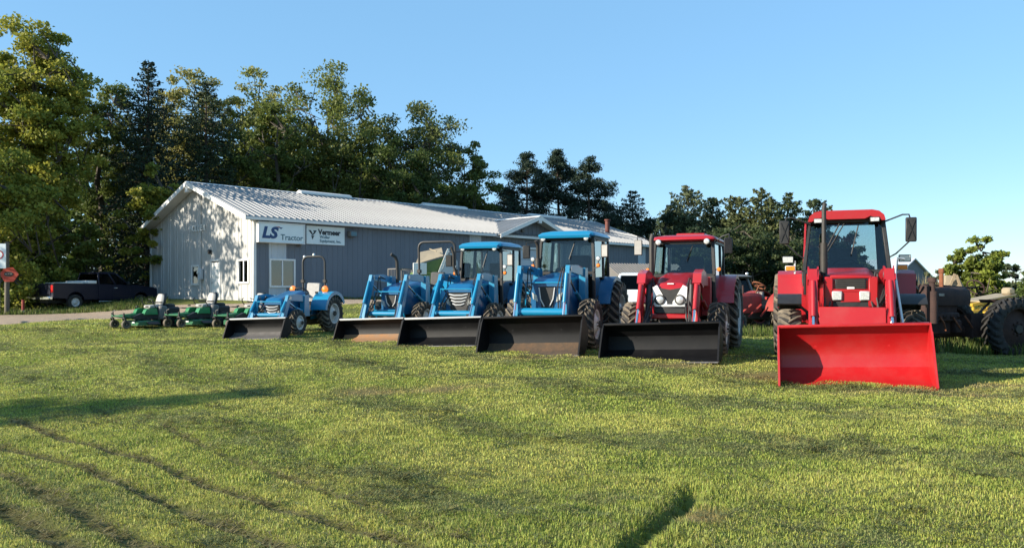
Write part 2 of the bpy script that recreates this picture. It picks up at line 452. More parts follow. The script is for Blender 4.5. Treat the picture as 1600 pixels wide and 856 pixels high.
# bare and dry places in the lawn
DRY = [(ground_at(px, py), rx, ry) for px, py, rx, ry in [(1190, 588, .55, .25), (1430, 612, .8, .22), (1500, 618, .5, .14), (1050, 572, .6, .25),
       (860, 560, .7, .2), (585, 612, .45, .25), (690, 608, .5, .25), (640, 540, .5, .2), (1090, 806, .16, .14), (1560, 600, .5, .2), (450, 524, .5, .2)]]
def dry_amt(x, y):
    a = np.zeros(np.shape(x))
    for (cx, cy), rx, ry in DRY:
        a = np.maximum(a, np.exp(-(((x - cx) / rx / 1.25) ** 2 + ((y - cy) / ry / 1.3) ** 2)))
    return np.clip(a * (.35 + 1.5 * fbm(x, y, .3)), 0, 1)
def lawn_col(x, y):
    lush = np.array([.172, .190, .042]); pale = np.array([.222, .218, .060]); deep = np.array([.105, .135, .028])
    clip = np.array([.120, .132, .050]); dry = np.array([.30, .225, .10]); mud = np.array([.060, .046, .024])
    n = fbm(x, y, 1.5)[:, None]; n2 = fbm(x + 40, y - 9, .45)[:, None]
    lush, pale, deep, clip = lush * np.array([1.60, 1.68, 1.5]), pale * np.array([1.70, 1.76, 1.55]), deep * 1.65, clip * 1.5
    c = lush + (pale - lush) * sstep((n - .42) / .25) + (deep - lush) * sstep((.44 - n2) / .2) * .6
    uu = .64 * x + .77 * y + .9 * (fbm(x, y, 3.1) - .5) * 2 - .004 * (x + 2) ** 2
    sw = (.5 - .5 * np.sin(uu * 2 * math.pi / 2.3 + 1.1 * np.sin((-.77 * x + .64 * y) * .25)))[:, None] * sstep((fbm(x + 9, y, .9)[:, None] - .3) / .35)
    c = c + (pale * 1.08 - c) * sw * .6
    k = clip_amt(x, y)[:, None]; c = c + (clip - c) * k * .85
    w = wheel_zone(x, y)[:, None]; c = c + (pale * 1.05 - c) * w * .55
    t = track_amt(x, y)[:, None]; c = c + (mud - c) * np.clip(t * 1.3, 0, 1) * .8
    d = dry_amt(x, y)[:, None]; c = c + (dry - c) * d * .85
    return c
ROAD_IN = [(-60, 20.), (-30, 24.5), (-18, 29.2), (-16.5, 31.8), (-12, 33.2), (-6.6, 33.2), (0, 35), (8, 42)]
ROAD_OUT = [(-70, 30), (-34, 34), (-24, 38.), (-19, 39.6), (-15.3, 38.6), (-12.2, 36.6), (-7.6, 41.), (-1.5, 47.5), (4, 53)]
ROADPOLY = ROAD_IN + ROAD_OUT[::-1]
def in_road(x, y):
    ins = np.zeros(np.shape(x), bool); n = len(ROADPOLY)
    for i in range(n):
        x0, y0 = ROADPOLY[i]; x1, y1 = ROADPOLY[(i + 1) % n]
        c = ((y0 > y) != (y1 > y)) & (x < (x1 - x0) * (y - y0) / ((y1 - y0) or 1e-9) + x0)
        ins ^= c
    return ins

def build_ground():
    ys = np.concatenate([np.arange(-60, 2, 4.), np.arange(2, 4.6, .3), np.arange(4.6, 15, .085), np.arange(15, 24, .16), np.arange(24, 50, .5), np.arange(50, 110, 3), np.array([115, 130, 160, 200, 280, 400, 700, 1200, 2200])])
    xs = np.concatenate([-np.array([2200, 1200, 700, 400, 250, 160, 110, 80, 60, 48, 40, 34, 30, 26, 23]), np.arange(-21, -9, .5), np.arange(-9, 9.5, .11), np.arange(9.5, 22, .5), np.array([23, 26, 30, 34, 40, 48, 60, 80, 110, 160, 250, 400, 700, 1200, 2200])])
    X, Y = np.meshgrid(xs, ys)
    x = X.ravel(); y = Y.ravel()
    V = np.stack([x, y, gz(x, y)], 1)
    nx, ny = len(xs), len(ys)
    i = (np.arange(ny - 1)[:, None] * nx + np.arange(nx - 1)[None, :]).ravel()
    Q = np.stack([i, i + 1, i + nx + 1, i + nx], 1)
    c = lawn_col(x, y) * .5
    gm = mat('turf_soil', (.1, .12, .03), .95, col2=(.10, .095, .04), nscale=9, namt=.5, attr='tint', bump=.6, bscale=30, spec=.1)
    tag(link('ground', np_mesh('ground', V, Q, gm, c, True)), kind='structure')

def build_road():
    V = []; nn = 14
    def samp(pl, t):
        k = t * (len(pl) - 1); i = min(int(k), len(pl) - 2); f = k - i
        return (pl[i][0] + (pl[i + 1][0] - pl[i][0]) * f, pl[i][1] + (pl[i + 1][1] - pl[i][1]) * f)
    n = 150
    for a in range(n + 1):
        p, q = samp(ROAD_IN, a / n), samp(ROAD_OUT, a / n)
        for b in range(nn + 1):
            x = p[0] + (q[0] - p[0]) * b / nn; y = p[1] + (q[1] - p[1]) * b / nn
            e = .15 * math.sin(a * 1.7) if b in (0, nn) else 0
            V.append((x + e, y + e * .6, g(x, y) + (.035 if 0 < b < nn else -.02)))
    V = np.array(V); i = (np.arange(n)[:, None] * (nn + 1) + np.arange(nn)[None, :]).ravel()
    Q = np.stack([i, i + nn + 1, i + nn + 2, i + 1], 1)
    m = mat('gravel', (.40, .305, .22), .95, col2=(.27, .205, .15), nscale=3.5, namt=.8, bump=.8, bscale=60, spec=.15, detail=8)
    tag(link('gravel_drive', np_mesh('gravel_drive', V, Q, m, None, True)), kind='structure')

def build_grass():
    zones = [(4.4, 7.0, 5600, .048, .0029), (7.0, 9.5, 3600, .048, .0038), (9.5, 13, 2000, .046, .0054), (13, 19, 900, .045, .008), (19, 27, 330, .048, .013), (27, 34, 150, .055, .020)]
    VS = []; CS = []; QS = []; off = 0
    for a, b, rho, hgt, wid in zones:
        half = .66 * b + .4
        n = int(rho * (b - a) * 2 * half)
        y = rng.uniform(a, b, n); x = rng.uniform(-half, half, n)
        k = np.abs(x) < .645 * y + .3
        x, y = x[k], y[k]; k = ~in_road(x, y); x, y = x[k], y[k]
        cl = clip_amt(x, y); tr = track_amt(x, y); dr = dry_amt(x, y)
        n = len(x)
        tw = track_amt(x, y, 1.2)
        keep = rng.random(n) > .95 * tr + .8 * dr + .25 * tw
        x, y, cl, tr, dr, tw = (q[keep] for q in (x, y, cl, tr, dr, tw)); n = len(x)
        z = gz(x, y)
        tall = .65 + .8 * vnoise(x, y, .35) + .5 * (vnoise(x, y, 1.9) - .5)
        rr = seg_dist(x, y, RUT); tall = tall * (1 + .9 * np.exp(-((rr - .16) / .09) ** 2))
        h = hgt * .42 * tall * rng.uniform(.6, 1.3, n) * (1 - .2 * cl) * (1 - .7 * tw)
        th = rng.uniform(0, 2 * np.pi, n)
        lean = rng.uniform(.1, .95, n) + cl * rng.uniform(-.1, 1.1, n)
        hx = np.sin(np.minimum(lean, 1.45)) * h * (1 + .7 * cl); hz = np.cos(np.minimum(lean, 1.45)) * h + .008
        dx, dy = np.cos(th) * hx, np.sin(th) * hx
        ph = th + rng.uniform(.7, 2.2, n); w = wid * rng.uniform(.7, 1.3, n)
        wx, wy = np.cos(ph) * w, np.sin(ph) * w
        c = lawn_col(x, y) * rng.uniform(.7, 1.35, (n, 1))
        c[:, 0] *= rng.uniform(.85, 1.15, n)
        straw = rng.random(n) < .06 + .25 * dr; c[straw] = np.array([.30, .26, .12]) * rng.uniform(.7, 1.2, (straw.sum(), 1))
        P0 = np.stack([x - wx, y - wy, z - .01], 1); P1 = np.stack([x + wx, y + wy, z - .01], 1)
        P2 = np.stack([x + .45 * dx + wx * .8, y + .45 * dy + wy * .8, z + .62 * hz], 1); P3 = np.stack([x + .45 * dx - wx * .8, y + .45 * dy - wy * .8, z + .62 * hz], 1)
        P4 = np.stack([x + dx, y + dy, z + hz], 1)
        V = np.stack([P0, P1, P2, P3, P4], 1).reshape(-1, 3)
        i = np.arange(n) * 5 + off
        QS.append(np.stack([i, i + 1, i + 2, i, i + 2, i + 3, i + 3, i + 2, i + 4], 1).reshape(-1, 3))
        VS.append(V); CS.append(np.repeat(c, 5, 0)); off += len(V)
    gm = mat('grass_blade', (.1, .15, .03), .6, attr='tint', trans=.35, spec=.25)
    o = link('mown_grass', np_mesh('mown_grass', np.concatenate(VS), np.concatenate(QS), gm, np.concatenate(CS)))
    tag(o, 'mown yellow green lawn grass with rows of clippings', 'grass', kind='stuff')

def build_clippings():
    # dark matted clumps of cut grass lying in rows
    r = np.random.default_rng(77); N = 44000
    y = 4.6 + 24 * r.random(N) ** 1.5; x = r.uniform(-1, 1, N) * (.65 * y + .3)
    u = .64 * x + .77 * y + .9 * (fbm(x, y, 3.1) - .5) * 2 - .004 * (x + 2) ** 2; v = -.77 * x + .64 * y
    band = .5 + .5 * np.sin(u * 2 * math.pi / 2.3 + 1.1 * np.sin(v * .25))
    p = sstep((band * .34 + fbm(u + 13, v * .45, .55) * 1.0 - .66) / .45)
    k = (r.random(N) < p * .6 + .09) & ~in_road(x, y) & (track_amt(x, y, 2.) < .3); x, y = x[k], y[k]
    tx, ty = [], []
    for pl, w, s in TRACKS:
        for (x0, y0), (x1, y1) in zip(pl[:-1], pl[1:]):
            m_ = int(math.hypot(x1 - x0, y1 - y0) * 26 * s); t_ = r.random(m_); tx.append(x0 + (x1 - x0) * t_ + r.normal(size=m_) * w * .55); ty.append(y0 + (y1 - y0) * t_ + r.normal(size=m_) * w * .55)
    nm = len(x); x = np.concatenate([x] + tx); y = np.concatenate([y] + ty); k = y > 4.4; x, y = x[k], y[k]; n = len(x)
    nb = 13; rad = r.uniform(.03, .11, n) * (.7 + .05 * y)
    ci = np.repeat(np.arange(n), nb); m = n * nb
    a = r.uniform(0, 6.283, m); q = np.sqrt(r.random(m))
    # clumps drawn out along the mowing direction
    du, dv = q * np.cos(a) * rad[ci] * .6, q * np.sin(a) * rad[ci] * 1.7
    bx = x[ci] + .64 * du - .77 * dv; by = y[ci] + .77 * du + .64 * dv
    bz = gz(bx, by) + .012 + .03 * (1 - q) * r.random(m)
    L = r.uniform(.03, .075, m); th = r.uniform(0, 6.283, m); wd = (.0022 + .00042 * by) * r.uniform(.7, 1.3, m)
    dx, dy = np.cos(th) * L, np.sin(th) * L; wx, wy = -np.sin(th) * wd, np.cos(th) * wd; up = r.uniform(-.2, .9, m) * L * .6
    P = np.stack([np.stack([bx - wx, by - wy, bz], 1), np.stack([bx + wx, by + wy, bz], 1), np.stack([bx + dx, by + dy, bz + up], 1)], 1).reshape(-1, 3)
    c = np.array([.125, .136, .052]) * r.uniform(.5, 1.4, (n, 1))[ci] * r.uniform(.7, 1.3, (m, 1))
    br = (r.random(n) < .25)[ci]; c[br] *= np.array([1.25, 1.0, .8])
    tk = (np.arange(n) >= nm)[ci]; c[tk] = np.array([.16, .135, .06]) * r.uniform(.45, 1.6, (int(tk.sum()), 1))
    gm = mat('cut_grass', (.1, .1, .04), .7, attr='tint', trans=.2, spec=.2)
    tag(link('grass_clippings', np_mesh('grass_clippings', P, np.arange(3 * m).reshape(-1, 3), gm, np.repeat(c, 3, 0))), 'dark clumps of cut grass lying in rows on the lawn', 'clippings', kind='stuff')

def blades(name, label, pts_fn, n, hgt, wid, cols, seed, cat='grass'):
    r = np.random.default_rng(seed)
    x, y = pts_fn(r, n); n = len(x); z = gz(x, y)
    h = hgt * r.uniform(.4, 1.25, n) * (.5 + vnoise(x, y, 1.2)); th = r.uniform(0, 6.283, n); ln = r.uniform(.05, .5, n) * h
    ph = th + r.uniform(.8, 2.2, n); w = wid * r.uniform(.6, 1.4, n)
    wx, wy = np.cos(ph) * w, np.sin(ph) * w; dx, dy = np.cos(th) * ln, np.sin(th) * ln
    P = np.stack([np.stack([x - wx, y - wy, z - .02], 1), np.stack([x + wx, y + wy, z - .02], 1), np.stack([x + dx * .4 + wx * .7, y + dy * .4 + wy * .7, z + h * .6], 1),
                  np.stack([x + dx * .4 - wx * .7, y + dy * .4 - wy * .7, z + h * .6], 1), np.stack([x + dx, y + dy, z + h], 1)], 1).reshape(-1, 3)
    i = np.arange(n) * 5
    Q = np.stack([i, i + 1, i + 2, i, i + 2, i + 3, i + 3, i + 2, i + 4], 1).reshape(-1, 3)
    ci = np.array(cols)[r.integers(0, len(cols), n)] * r.uniform(.7, 1.25, (n, 1))
    m = M.setdefault('tallgrass', mat('tall_grass_blade', (.1, .15, .03), .6, attr='tint', trans=.35, spec=.2))
    return tag(link(name, np_mesh(name, P, Q, m, np.repeat(ci, 5, 0))), label, cat, kind='stuff')
# ------------------------------------------------------------------ metal sided shop building
BX, BY, BZ = -12.06, 38.3, 1.22
BL, BG, BH = 32.0, 12.1, 4.05                    # length, gable width, eave height
def rz(y): return 4.13 + min(y, BG - y) / 3.0    # top of roof above local y
def bl_t(px): r = (px - CX) / F; return (BX - r * BY) / (.70711 * (r - 1))
def gb_s(px): r = (px - CX) / F; return (BX - r * BY) / (.70711 * (1 + r))

def ribs(a0, a1, pitch, rw, rh, ph=0.):
    """ribbed sheet outline: (along, out) points from a0 to a1"""
    P = [(a0, 0.)]; k = math.ceil((a0 - ph + rw) / pitch)
    while ph + k * pitch + rw < a1:
        c = ph + k * pitch
        P += [(c - rw, 0), (c - rw * .45, rh), (c + rw * .45, rh), (c + rw, 0)]; k += 1
    return P + [(a1, 0.)]

def build_shop():
    root = thing('shop_building', 'long grey metal sided shop with white gable end and shiny ribbed metal roof', 'building', (BX, BY, BZ), (0, 0, R(45)))
    PW = .914
    # -- openings on the long wall (t0, t1, z0, z1) and on the gable (s0, s1, z0, z1)
    long_open = [(.85, 2.05, .80, 2.0), (16.9, 20.7, 0, 3.2)]
    gab_open = [(.52, 1.42, .98, 1.98), (3.45, 4.38, 0, 2.05), (5.9, 6.62, .95, 1.82)]
    def panel(mb, a0, a1, z0, ztop, axis):
        pr = ribs(a0, a1, .3047, .045, .022)
        out = [(a, -.012 - o) for a, o in pr]; back = [(a1, .02), (a0, .02)]
        ring = out + back
        def P(a, o, z): return (a, o, z) if axis == 'x' else (o, a, z)
        mb.loft([[P(a, o, z0) for a, o in ring], [P(a, o, ztop(a)) for a, o in ring]])
    def wall(a_list, opens, ztop, axis, mats):
        for i, (a0, a1) in enumerate(a_list):
            mb = MB(); cur = a0; cuts = [o for o in opens if o[0] < a1 and o[1] > a0]
            for o in cuts:
                l, r_ = max(o[0], a0), min(o[1], a1)
                if l > cur: panel(mb, cur, l, -.05, ztop, axis)
                if o[2] > 0: panel(mb, l, r_, -.05, lambda a, z=o[2]: z, axis)
                panel(mb, l, r_, o[3], ztop, axis); cur = r_
            if cur < a1 - 1e-4: panel(mb, cur, a1, -.05, ztop, axis)
            m = mats(i)
            mb.build('wall_panel', m, root, 'pale siding panel' if m == 'walllight' else None, angle=20)
    tl = [(0.06, .75)] + [(.75 + i * PW, min(BL, .75 + (i + 1) * PW)) for i in range(35) if .75 + i * PW < BL]
    light = {1, 15, 33}
    wall(tl, long_open, lambda a: BH if not 15.6 < a < 22 else BH, 'x', lambda i: 'walllight' if i in light else 'wallblue')
    gl = [(max(.06, i * PW), min(BG, (i + 1) * PW)) for i in range(14) if i * PW < BG]
    wall(gl, gab_open, lambda a: rz(a) - .12, 'y', lambda i: 'wallwhite')
    # far walls, plain sheets
    mb = MB(); panel(mb, 0.05, BL, -.05, lambda a: BH, 'x'); o = mb.build('wall', 'wallwhite', root); o.location = (0, BG, 0)
    mb = MB(); pr = [(0, -.05), (BG, -.05), (BG, BH), (BG / 2, rz(BG / 2) - .12), (0, BH)]; mb.prism([(a, z) for a, z in pr], BL - .03, BL + .0); mb.build('wall', 'wallblue', root)
    mb = MB().box((BL / 2, BG / 2, -.7), (BL + .1, BG + .1, 1.3)); mb.build('foundation', 'concrete', root)
    # corner and base trim
    for c in [(0, 0), (0, BG), (BL, 0)]:
        MB().box((c[0], c[1], BH / 2 - .06), (.16, .16, BH - .02), b=.01).build('corner_trim', 'trim', root)
    MB().box((BL / 2 + .1, -.045, .04), (BL - .3, .03, .12)).build('base_trim', 'trim', root)
    # roof panels, near slope and far slope
    ov, eo = .62, .42
    x = -ov; i = 0; meshes = {}
    while x < BL + ov - .05:
        x1 = min(x + PW, BL + ov); w = round(x1 - x, 3)
        for side in (0, 1):
            k = (w, side)
            if k not in meshes:
                pr = ribs(0, w, .3047, .05, .055, .15); ring = [(a, o) for a, o in pr] + [(w, -.018), (0, -.018)]
                ya, yb = -eo, BG / 2 - .02
                za, zb = rz(0) - eo / 3, rz(BG / 2) - .006
                mb = MB()
                if side == 0: mb.loft([[(a, ya, za + o) for a, o in ring], [(a, yb, zb + o) for a, o in ring]])
                else: mb.loft([[(a, BG - ya, za + o) for a, o in ring], [(a, BG - yb, zb + o) for a, o in ring]])
                meshes[k] = mb.mesh('roof_panel', 'roof', 20)
            link('roof_panel', meshes[k], root, loc=(x, 0, 0))
        x = x1
    MB().prism([(BG / 2 - .2, rz(BG / 2) - .02), (BG / 2, rz(BG / 2) + .055), (BG / 2 + .2, rz(BG / 2) - .02), (BG / 2, rz(BG / 2) + .03)], -ov, BL + ov).build('ridge_cap', 'trim', root)
    for px0, px1 in [(5.9, 9.3), (14.9, 18.6), (24.8, 28.8)]:
        z = rz(BG / 2)
        MB().prism([(BG / 2 - .26, z - .03), (BG / 2 - .26, z + .10), (BG / 2, z + .19), (BG / 2 + .26, z + .10), (BG / 2 + .26, z - .03)], px0, px1).build('ridge_vent', 'trim', root)
    # rake fascia, soffits, eave fascia
    for xx in (-ov, BL + ov):
        for sg in (0, 1):
            P = [(-eo, rz(0) - eo / 3), (BG / 2, rz(BG / 2))] if sg == 0 else [(BG / 2, rz(BG / 2)), (BG + eo, rz(0) - eo / 3)]
            poly = [(P[0][0], P[0][1] + .045), (P[1][0], P[1][1] + .045), (P[1][0], P[1][1] - .20), (P[0][0], P[0][1] - .20)]
            s = -1 if xx < 0 else 1
            MB().prism(poly, xx, xx + s * .03).build('rake_fascia', 'trim', root)
            poly2 = [(P[0][0] + (.03 if sg == 0 else 0), P[0][1] - .14), (P[1][0], P[1][1] - .14), (P[1][0], P[1][1] - .17), (P[0][0] + .03, P[0][1] - .17)]
            MB().prism(poly2, -ov + .004 if xx < 0 else BL + .05, -.05 if xx < 0 else BL + ov - .004).build('soffit', 'soffit', root)
    zf = rz(0) - eo / 3
    for yy, s in ((-eo, -1), (BG + eo, 1)):
        MB().box((BL / 2, yy - s * .01, zf - .085), (BL + 2 * ov - .02, .025, .13)).build('eave_fascia', 'trim', root)
        MB().box((BL / 2, yy - s * .24, zf - .135), (BL, .40, .02)).build('soffit', 'soffit', root)
    MB().box((-ov + .12, BG / 2, rz(BG / 2) - .36), (.22, .34, .30), b=.02).build('gable_peak_lamp', 'trim', root)
    # cross gable over the overhead door
    c0, hw, ze = 18.8, 3.45, 4.02
    za = ze + hw / 3 + .06
    MB().prismy([(c0 - hw + .25, BH - .02), (c0 + hw - .25, BH - .02), (c0, za - .16)], -.06, .0).build('gable_wall', 'wallblue', root)
    for k in range(18):
        xx = c0 - hw + .5 + k * .37; top = za - .17 - abs(xx - c0) / 3.02
        if top > BH + .05: MB().box((xx, -.07, (BH + top) / 2), (.05, .024, top - BH)).build('siding_rib', 'wallblue', root)
    for s in (-1, 1):
        yb = (za - rz(0)) * 3 + .3
        n = 6
        for j in range(n):
            y0, y1 = -.75 + (yb + .75) * j / n, -.75 + (yb + .75) * (j + 1) / n
            pr = ribs(0, y1 - y0, .2285, .034, .03, .11); ring = pr + [(y1 - y0, -.018), (0, -.018)]
            MB().loft([[(c0 + s * hw, y0 + a, ze - .08 + o) for a, o in ring], [(c0 + s * .0, y0 + a, za + o) for a, o in ring]]).build('roof_panel', 'roof', root, angle=20)
        P0, P1 = (c0 + s * hw, ze - .08), (c0, za)
        MB().prismy([(P0[0], P0[1] + .04), (P1[0], P1[1] + .04), (P1[0], P1[1] - .2), (P0[0], P0[1] - .2)], -.78, -.752).build('rake_fascia', 'trim', root)
        MB().prismy([(P0[0], P0[1] - .14), (P1[0], P1[1] - .14), (P1[0], P1[1] - .165), (P0[0], P0[1] - .165)], -.75, -.07).build('soffit', 'soffit', root)
    MB().prismy([(c0 - .2, za - .03), (c0, za + .06), (c0 + .2, za - .03)], -.8, yb).build('ridge_cap', 'trim', root)
    MB().box((c0, -.70, za - .3), (.26, .2, .26), b=.02).build('gable_peak_lamp', 'trim', root)
    MB().box((c0 - .9, -.12, BH + .28), (.26, .12, .2), b=.02).build('wall_lamp', 'shed', root)
    # overhead door of five sections
    for j in range(5):
        MB().box((c0, .03, .32 + j * .64), (3.76, .05, .625), b=.012).build('overhead_door_section', 'walllight', root)
    for s in (-1, 1): MB().box((c0 + s * 1.95, -.05, 1.62), (.12, .06, 3.3)).build('door_trim', 'trim', root)
    MB().box((c0, -.05, 3.27), (4.1, .06, .12)).build('door_trim', 'trim', root)
    # windows
    def window(pr, a0, a1, z0, z1, axis, mull=True):
        def bx(mb, a, b_, zz0, zz1, o0, o1):
            c = ((a + b_) / 2, (o0 + o1) / 2, (zz0 + zz1) / 2); d = (b_ - a, o1 - o0, zz1 - zz0)
            if axis == 'y': c = (c[1], c[0], c[2]); d = (d[1], d[0], d[2])
            return mb.box(c, d, b=.006)
        fr = MB(); w = .09
        bx(fr, a0 - w, a0, z0 - w, z1 + w, -.065, .03); bx(fr, a1, a1 + w, z0 - w, z1 + w, -.065, .03)
        bx(fr, a0, a1, z1, z1 + w, -.065, .03); bx(fr, a0, a1, z0 - w, z0, -.08, .03)
        if mull: bx(fr, (a0 + a1) / 2 - .035, (a0 + a1) / 2 + .035, z0, z1, -.045, .03)
        f = fr.build('window', 'trim', root)
        mid = (a0 + a1) / 2
        for a, b_ in ([(a0, mid - .035), (mid + .035, a1)] if mull else [(a0, a1)]):
            bx(MB(), a, b_, z0, z1, -.012, -.004).build('pane', 'skyglass' if axis == 'x' else 'winglass', f)
        bl = MB(); bx(bl, a0, a1, z0, z1, .16, .18); bl.build('blind', 'seatdark', f)
    window(root, .85, 2.05, .80, 2.0, 'x'); window(root, .52, 1.42, .98, 1.98, 'y'); window(root, 5.9, 6.62, .95, 1.82, 'y', False)
    # entry door on the gable
    d = MB().box((.01, 3.915, 1.0), (.05, .88, 1.98), b=.01).build('entry_door', 'whitepaint', root)
    MB().box((-.06, 4.24, .98), (.07, .05, .05), b=.01).build('handle', 'steel', d)
    MB().box((-.02, 3.915, 1.55), (.012, .5, .6), b=.004).build('raised_panel', 'whitepaint', d)
    MB().box((-.02, 3.915, .55), (.012, .5, .7), b=.004).build('raised_panel', 'whitepaint', d)
    fr = MB(); fr.box((-.03, 3.42, 1.03), (.07, .08, 2.1)).box((-.03, 4.41, 1.03), (.07, .08, 2.1)).box((-.03, 3.915, 2.09), (.07, 1.07, .09)); fr.build('door_frame', 'trim', root)
    MB().box((-.1, 4.45, 2.53), (.16, .16, .22), b=.03).build('entry_lamp', 'plastic', root)
    mb = MB().box((-.12, 5.42, 1.42), (.16, .32, .55), b=.02); mtr = mb.build('meter_box', 'walllight', root)
    MB().lathe([(.001, -.02), (.09, -.02), (.09, .03), (.07, .06), (.001, .07)], (-.22, 5.55, 1.5), 'x', 14).build('meter_dial', 'lamp', mtr)
    MB().tube([(-.07, 5.5, -.1), (-.07, 5.5, 1.2)], .03).tube([(-.07, 5.55, 1.7), (-.07, 5.55, rz(5.5) - .2)], .025).build('conduit', 'wallwhite', root)
    MB().tube([(-.08, .16, .0), (-.08, .16, BH - .1)], .045).build('downspout', 'trim', root)
    # flue pipe
    fl = MB().tube([(29.6, 2.5, 4.9), (29.6, 2.5, 5.85)], .17, 12).build('flue_pipe', 'pipe', root)
    MB().tube([(29.6, 2.5, 5.86), (29.6, 2.5, 5.96)], .23, 12).build('flue_cap', 'pipe', fl)
    # gable letters
    for k, ch in enumerate('WOLLER'):
        me = text_mesh('letter', ch, .44, 'whitepaint', .012, .006)
        o = link('letter', me, root); o.rotation_euler = (R(90), 0, R(-90)); o.location = (-.075, 6.9 - k * .31 - (0 if k == 0 else .08), 3.66)
    return root

def to_shop(x, y, z): return Matrix.Translation((BX, BY, BZ)) @ Matrix.Rotation(R(45), 4, 'Z') @ Vector((x, y, z))

def build_signs():
    def sign(name, label, t0, t1, z0, z1, thick, m):
        root = thing(name, label, 'sign', to_shop(t0, -.04, z0), (0, 0, R(45)))
        w, h = t1 - t0, z1 - z0
        MB().box((w / 2, -thick / 2, h / 2), (w, thick, h), b=.01).build('face_panel', m, root)
        return root, w, h, -thick - .002
    def put(root, me, x, z, y, label=None):
        o = link('lettering', me, root, label); o.rotation_euler = (R(90), 0, 0); o.location = (x, y - .004, z); return o
    r, w, h, y = sign('tractor_sign', 'lit box sign on shop wall with large dark blue letters and small grey word', 0.10, 2.46, 2.86, 3.74, .26, 'signface')
    fr = MB(); t = .05
    fr.box((w / 2, -.14, h + .02), (w + .1, .32, t), b=.008).box((w / 2, -.14, -.02), (w + .1, .32, t), b=.008)
    fr.box((-.02, -.14, h / 2), (t, .32, h), b=.008).box((w + .02, -.14, h / 2), (t, .32, h), b=.008); fr.build('sign_frame', 'trim', r)
    fr = MB().box((.1, .02, h + .1), (.06, .1, .2)).box((w - .1, .02, h + .1), (.06, .1, .2)).box((w - .15, -.1, -.1), (.08, .3, .1)); fr.build('bracket', 'shed', r)
    put(r, text_mesh('lettering', 'LS', .72, 'logoblue', .006, .034, .22, 1.12), .13, .19, y)
    put(r, text_mesh('lettering', 'Tractor', .38, 'logogrey', .006, .004, 0, 1.0), 1.10, .12, y)
    MB().add([(.98, y - .006, .70), (1.22, y - .006, .70), (1.12, y - .006, .62)], [(0, 1, 2)]).build('logo_mark', 'logoblue', r)
    MB().add([(.86, y - .006, .745), (1.1, y - .006, .735), (1.0, y - .006, .70)], [(0, 1, 2)]).build('logo_mark', 'logored', r)
    r, w, h, y = sign('dealer_sign', 'flat white sign board on shop wall with black chevron mark and three lines of lettering', 2.72, 4.92, 2.86, 3.77, .05, 'signface')
    put(r, text_mesh('lettering', 'Vermeer', .36, 'ink', .005, .016, 0, .98), .66, .50, y)
    put(r, text_mesh('lettering', 'Woller', .2, 'logogrey', .005, .004), .74, .31, y)
    put(r, text_mesh('lettering', 'Equipment, Inc.', .2, 'logogrey', .005, .004), .74, .12, y)
    q = MB()
    def tri(P): q.add([(a, y - .006, b) for a, b in P], [tuple(range(len(P)))])
    tri([(.10, .68), (.24, .68), (.335, .53), (.30, .46)]); tri([(.57, .68), (.36, .68), (.42, .60), (.335, .50), (.30, .44), (.33, .42), (.45, .52)]); tri([(.25, .44), (.35, .40), (.44, .45), (.335, .22)])
    q.build('logo_mark', 'ink', r)
    r = thing('flood_light', 'grey box flood light on shop wall right of the dealer sign', 'light', to_shop(5.3, -.04, 3.3), (0, 0, R(45)))
    MB().box((0, -.16, .17), (.42, .3, .3), b=.03).build('housing', 'shed', r); MB().box((0, -.318, .16), (.34, .02, .22), b=.005).build('lens', 'logogrey', r)
    MB().box((0, -.01, .17), (.2, .05, .2)).build('bracket', 'shed', r)

# ------------------------------------------------------------------ trees
def leaf_quads(r, P, size, asp, up=.35):
    n = len(P)
    N = r.normal(size=(n, 3)); N[:, 2] += up; N /= np.linalg.norm(N, axis=1)[:, None]
    A = r.normal(size=(n, 3)); A -= N * (A * N).sum(1)[:, None]; A /= np.linalg.norm(A, axis=1)[:, None]
    B = np.cross(N, A)
    s = size * r.uniform(.6, 1.35, n)[:, None]
    A = A * s; B = B * s * asp
    V = np.stack([P - A * .5, P + B * .5 - N * s * .08, P + A * .5, P - B * .5 - N * s * .08], 1).reshape(-1, 3)
    return V, np.arange(4 * n).reshape(-1, 4)

LEAFMAT = {}
def leafmat(k, rough=.55, trans=.4):
    if k not in LEAFMAT: LEAFMAT[k] = mat('foliage_' + k, (.05, .08, .02), rough, attr='tint', trans=trans, spec=.25)
    return LEAFMAT[k]

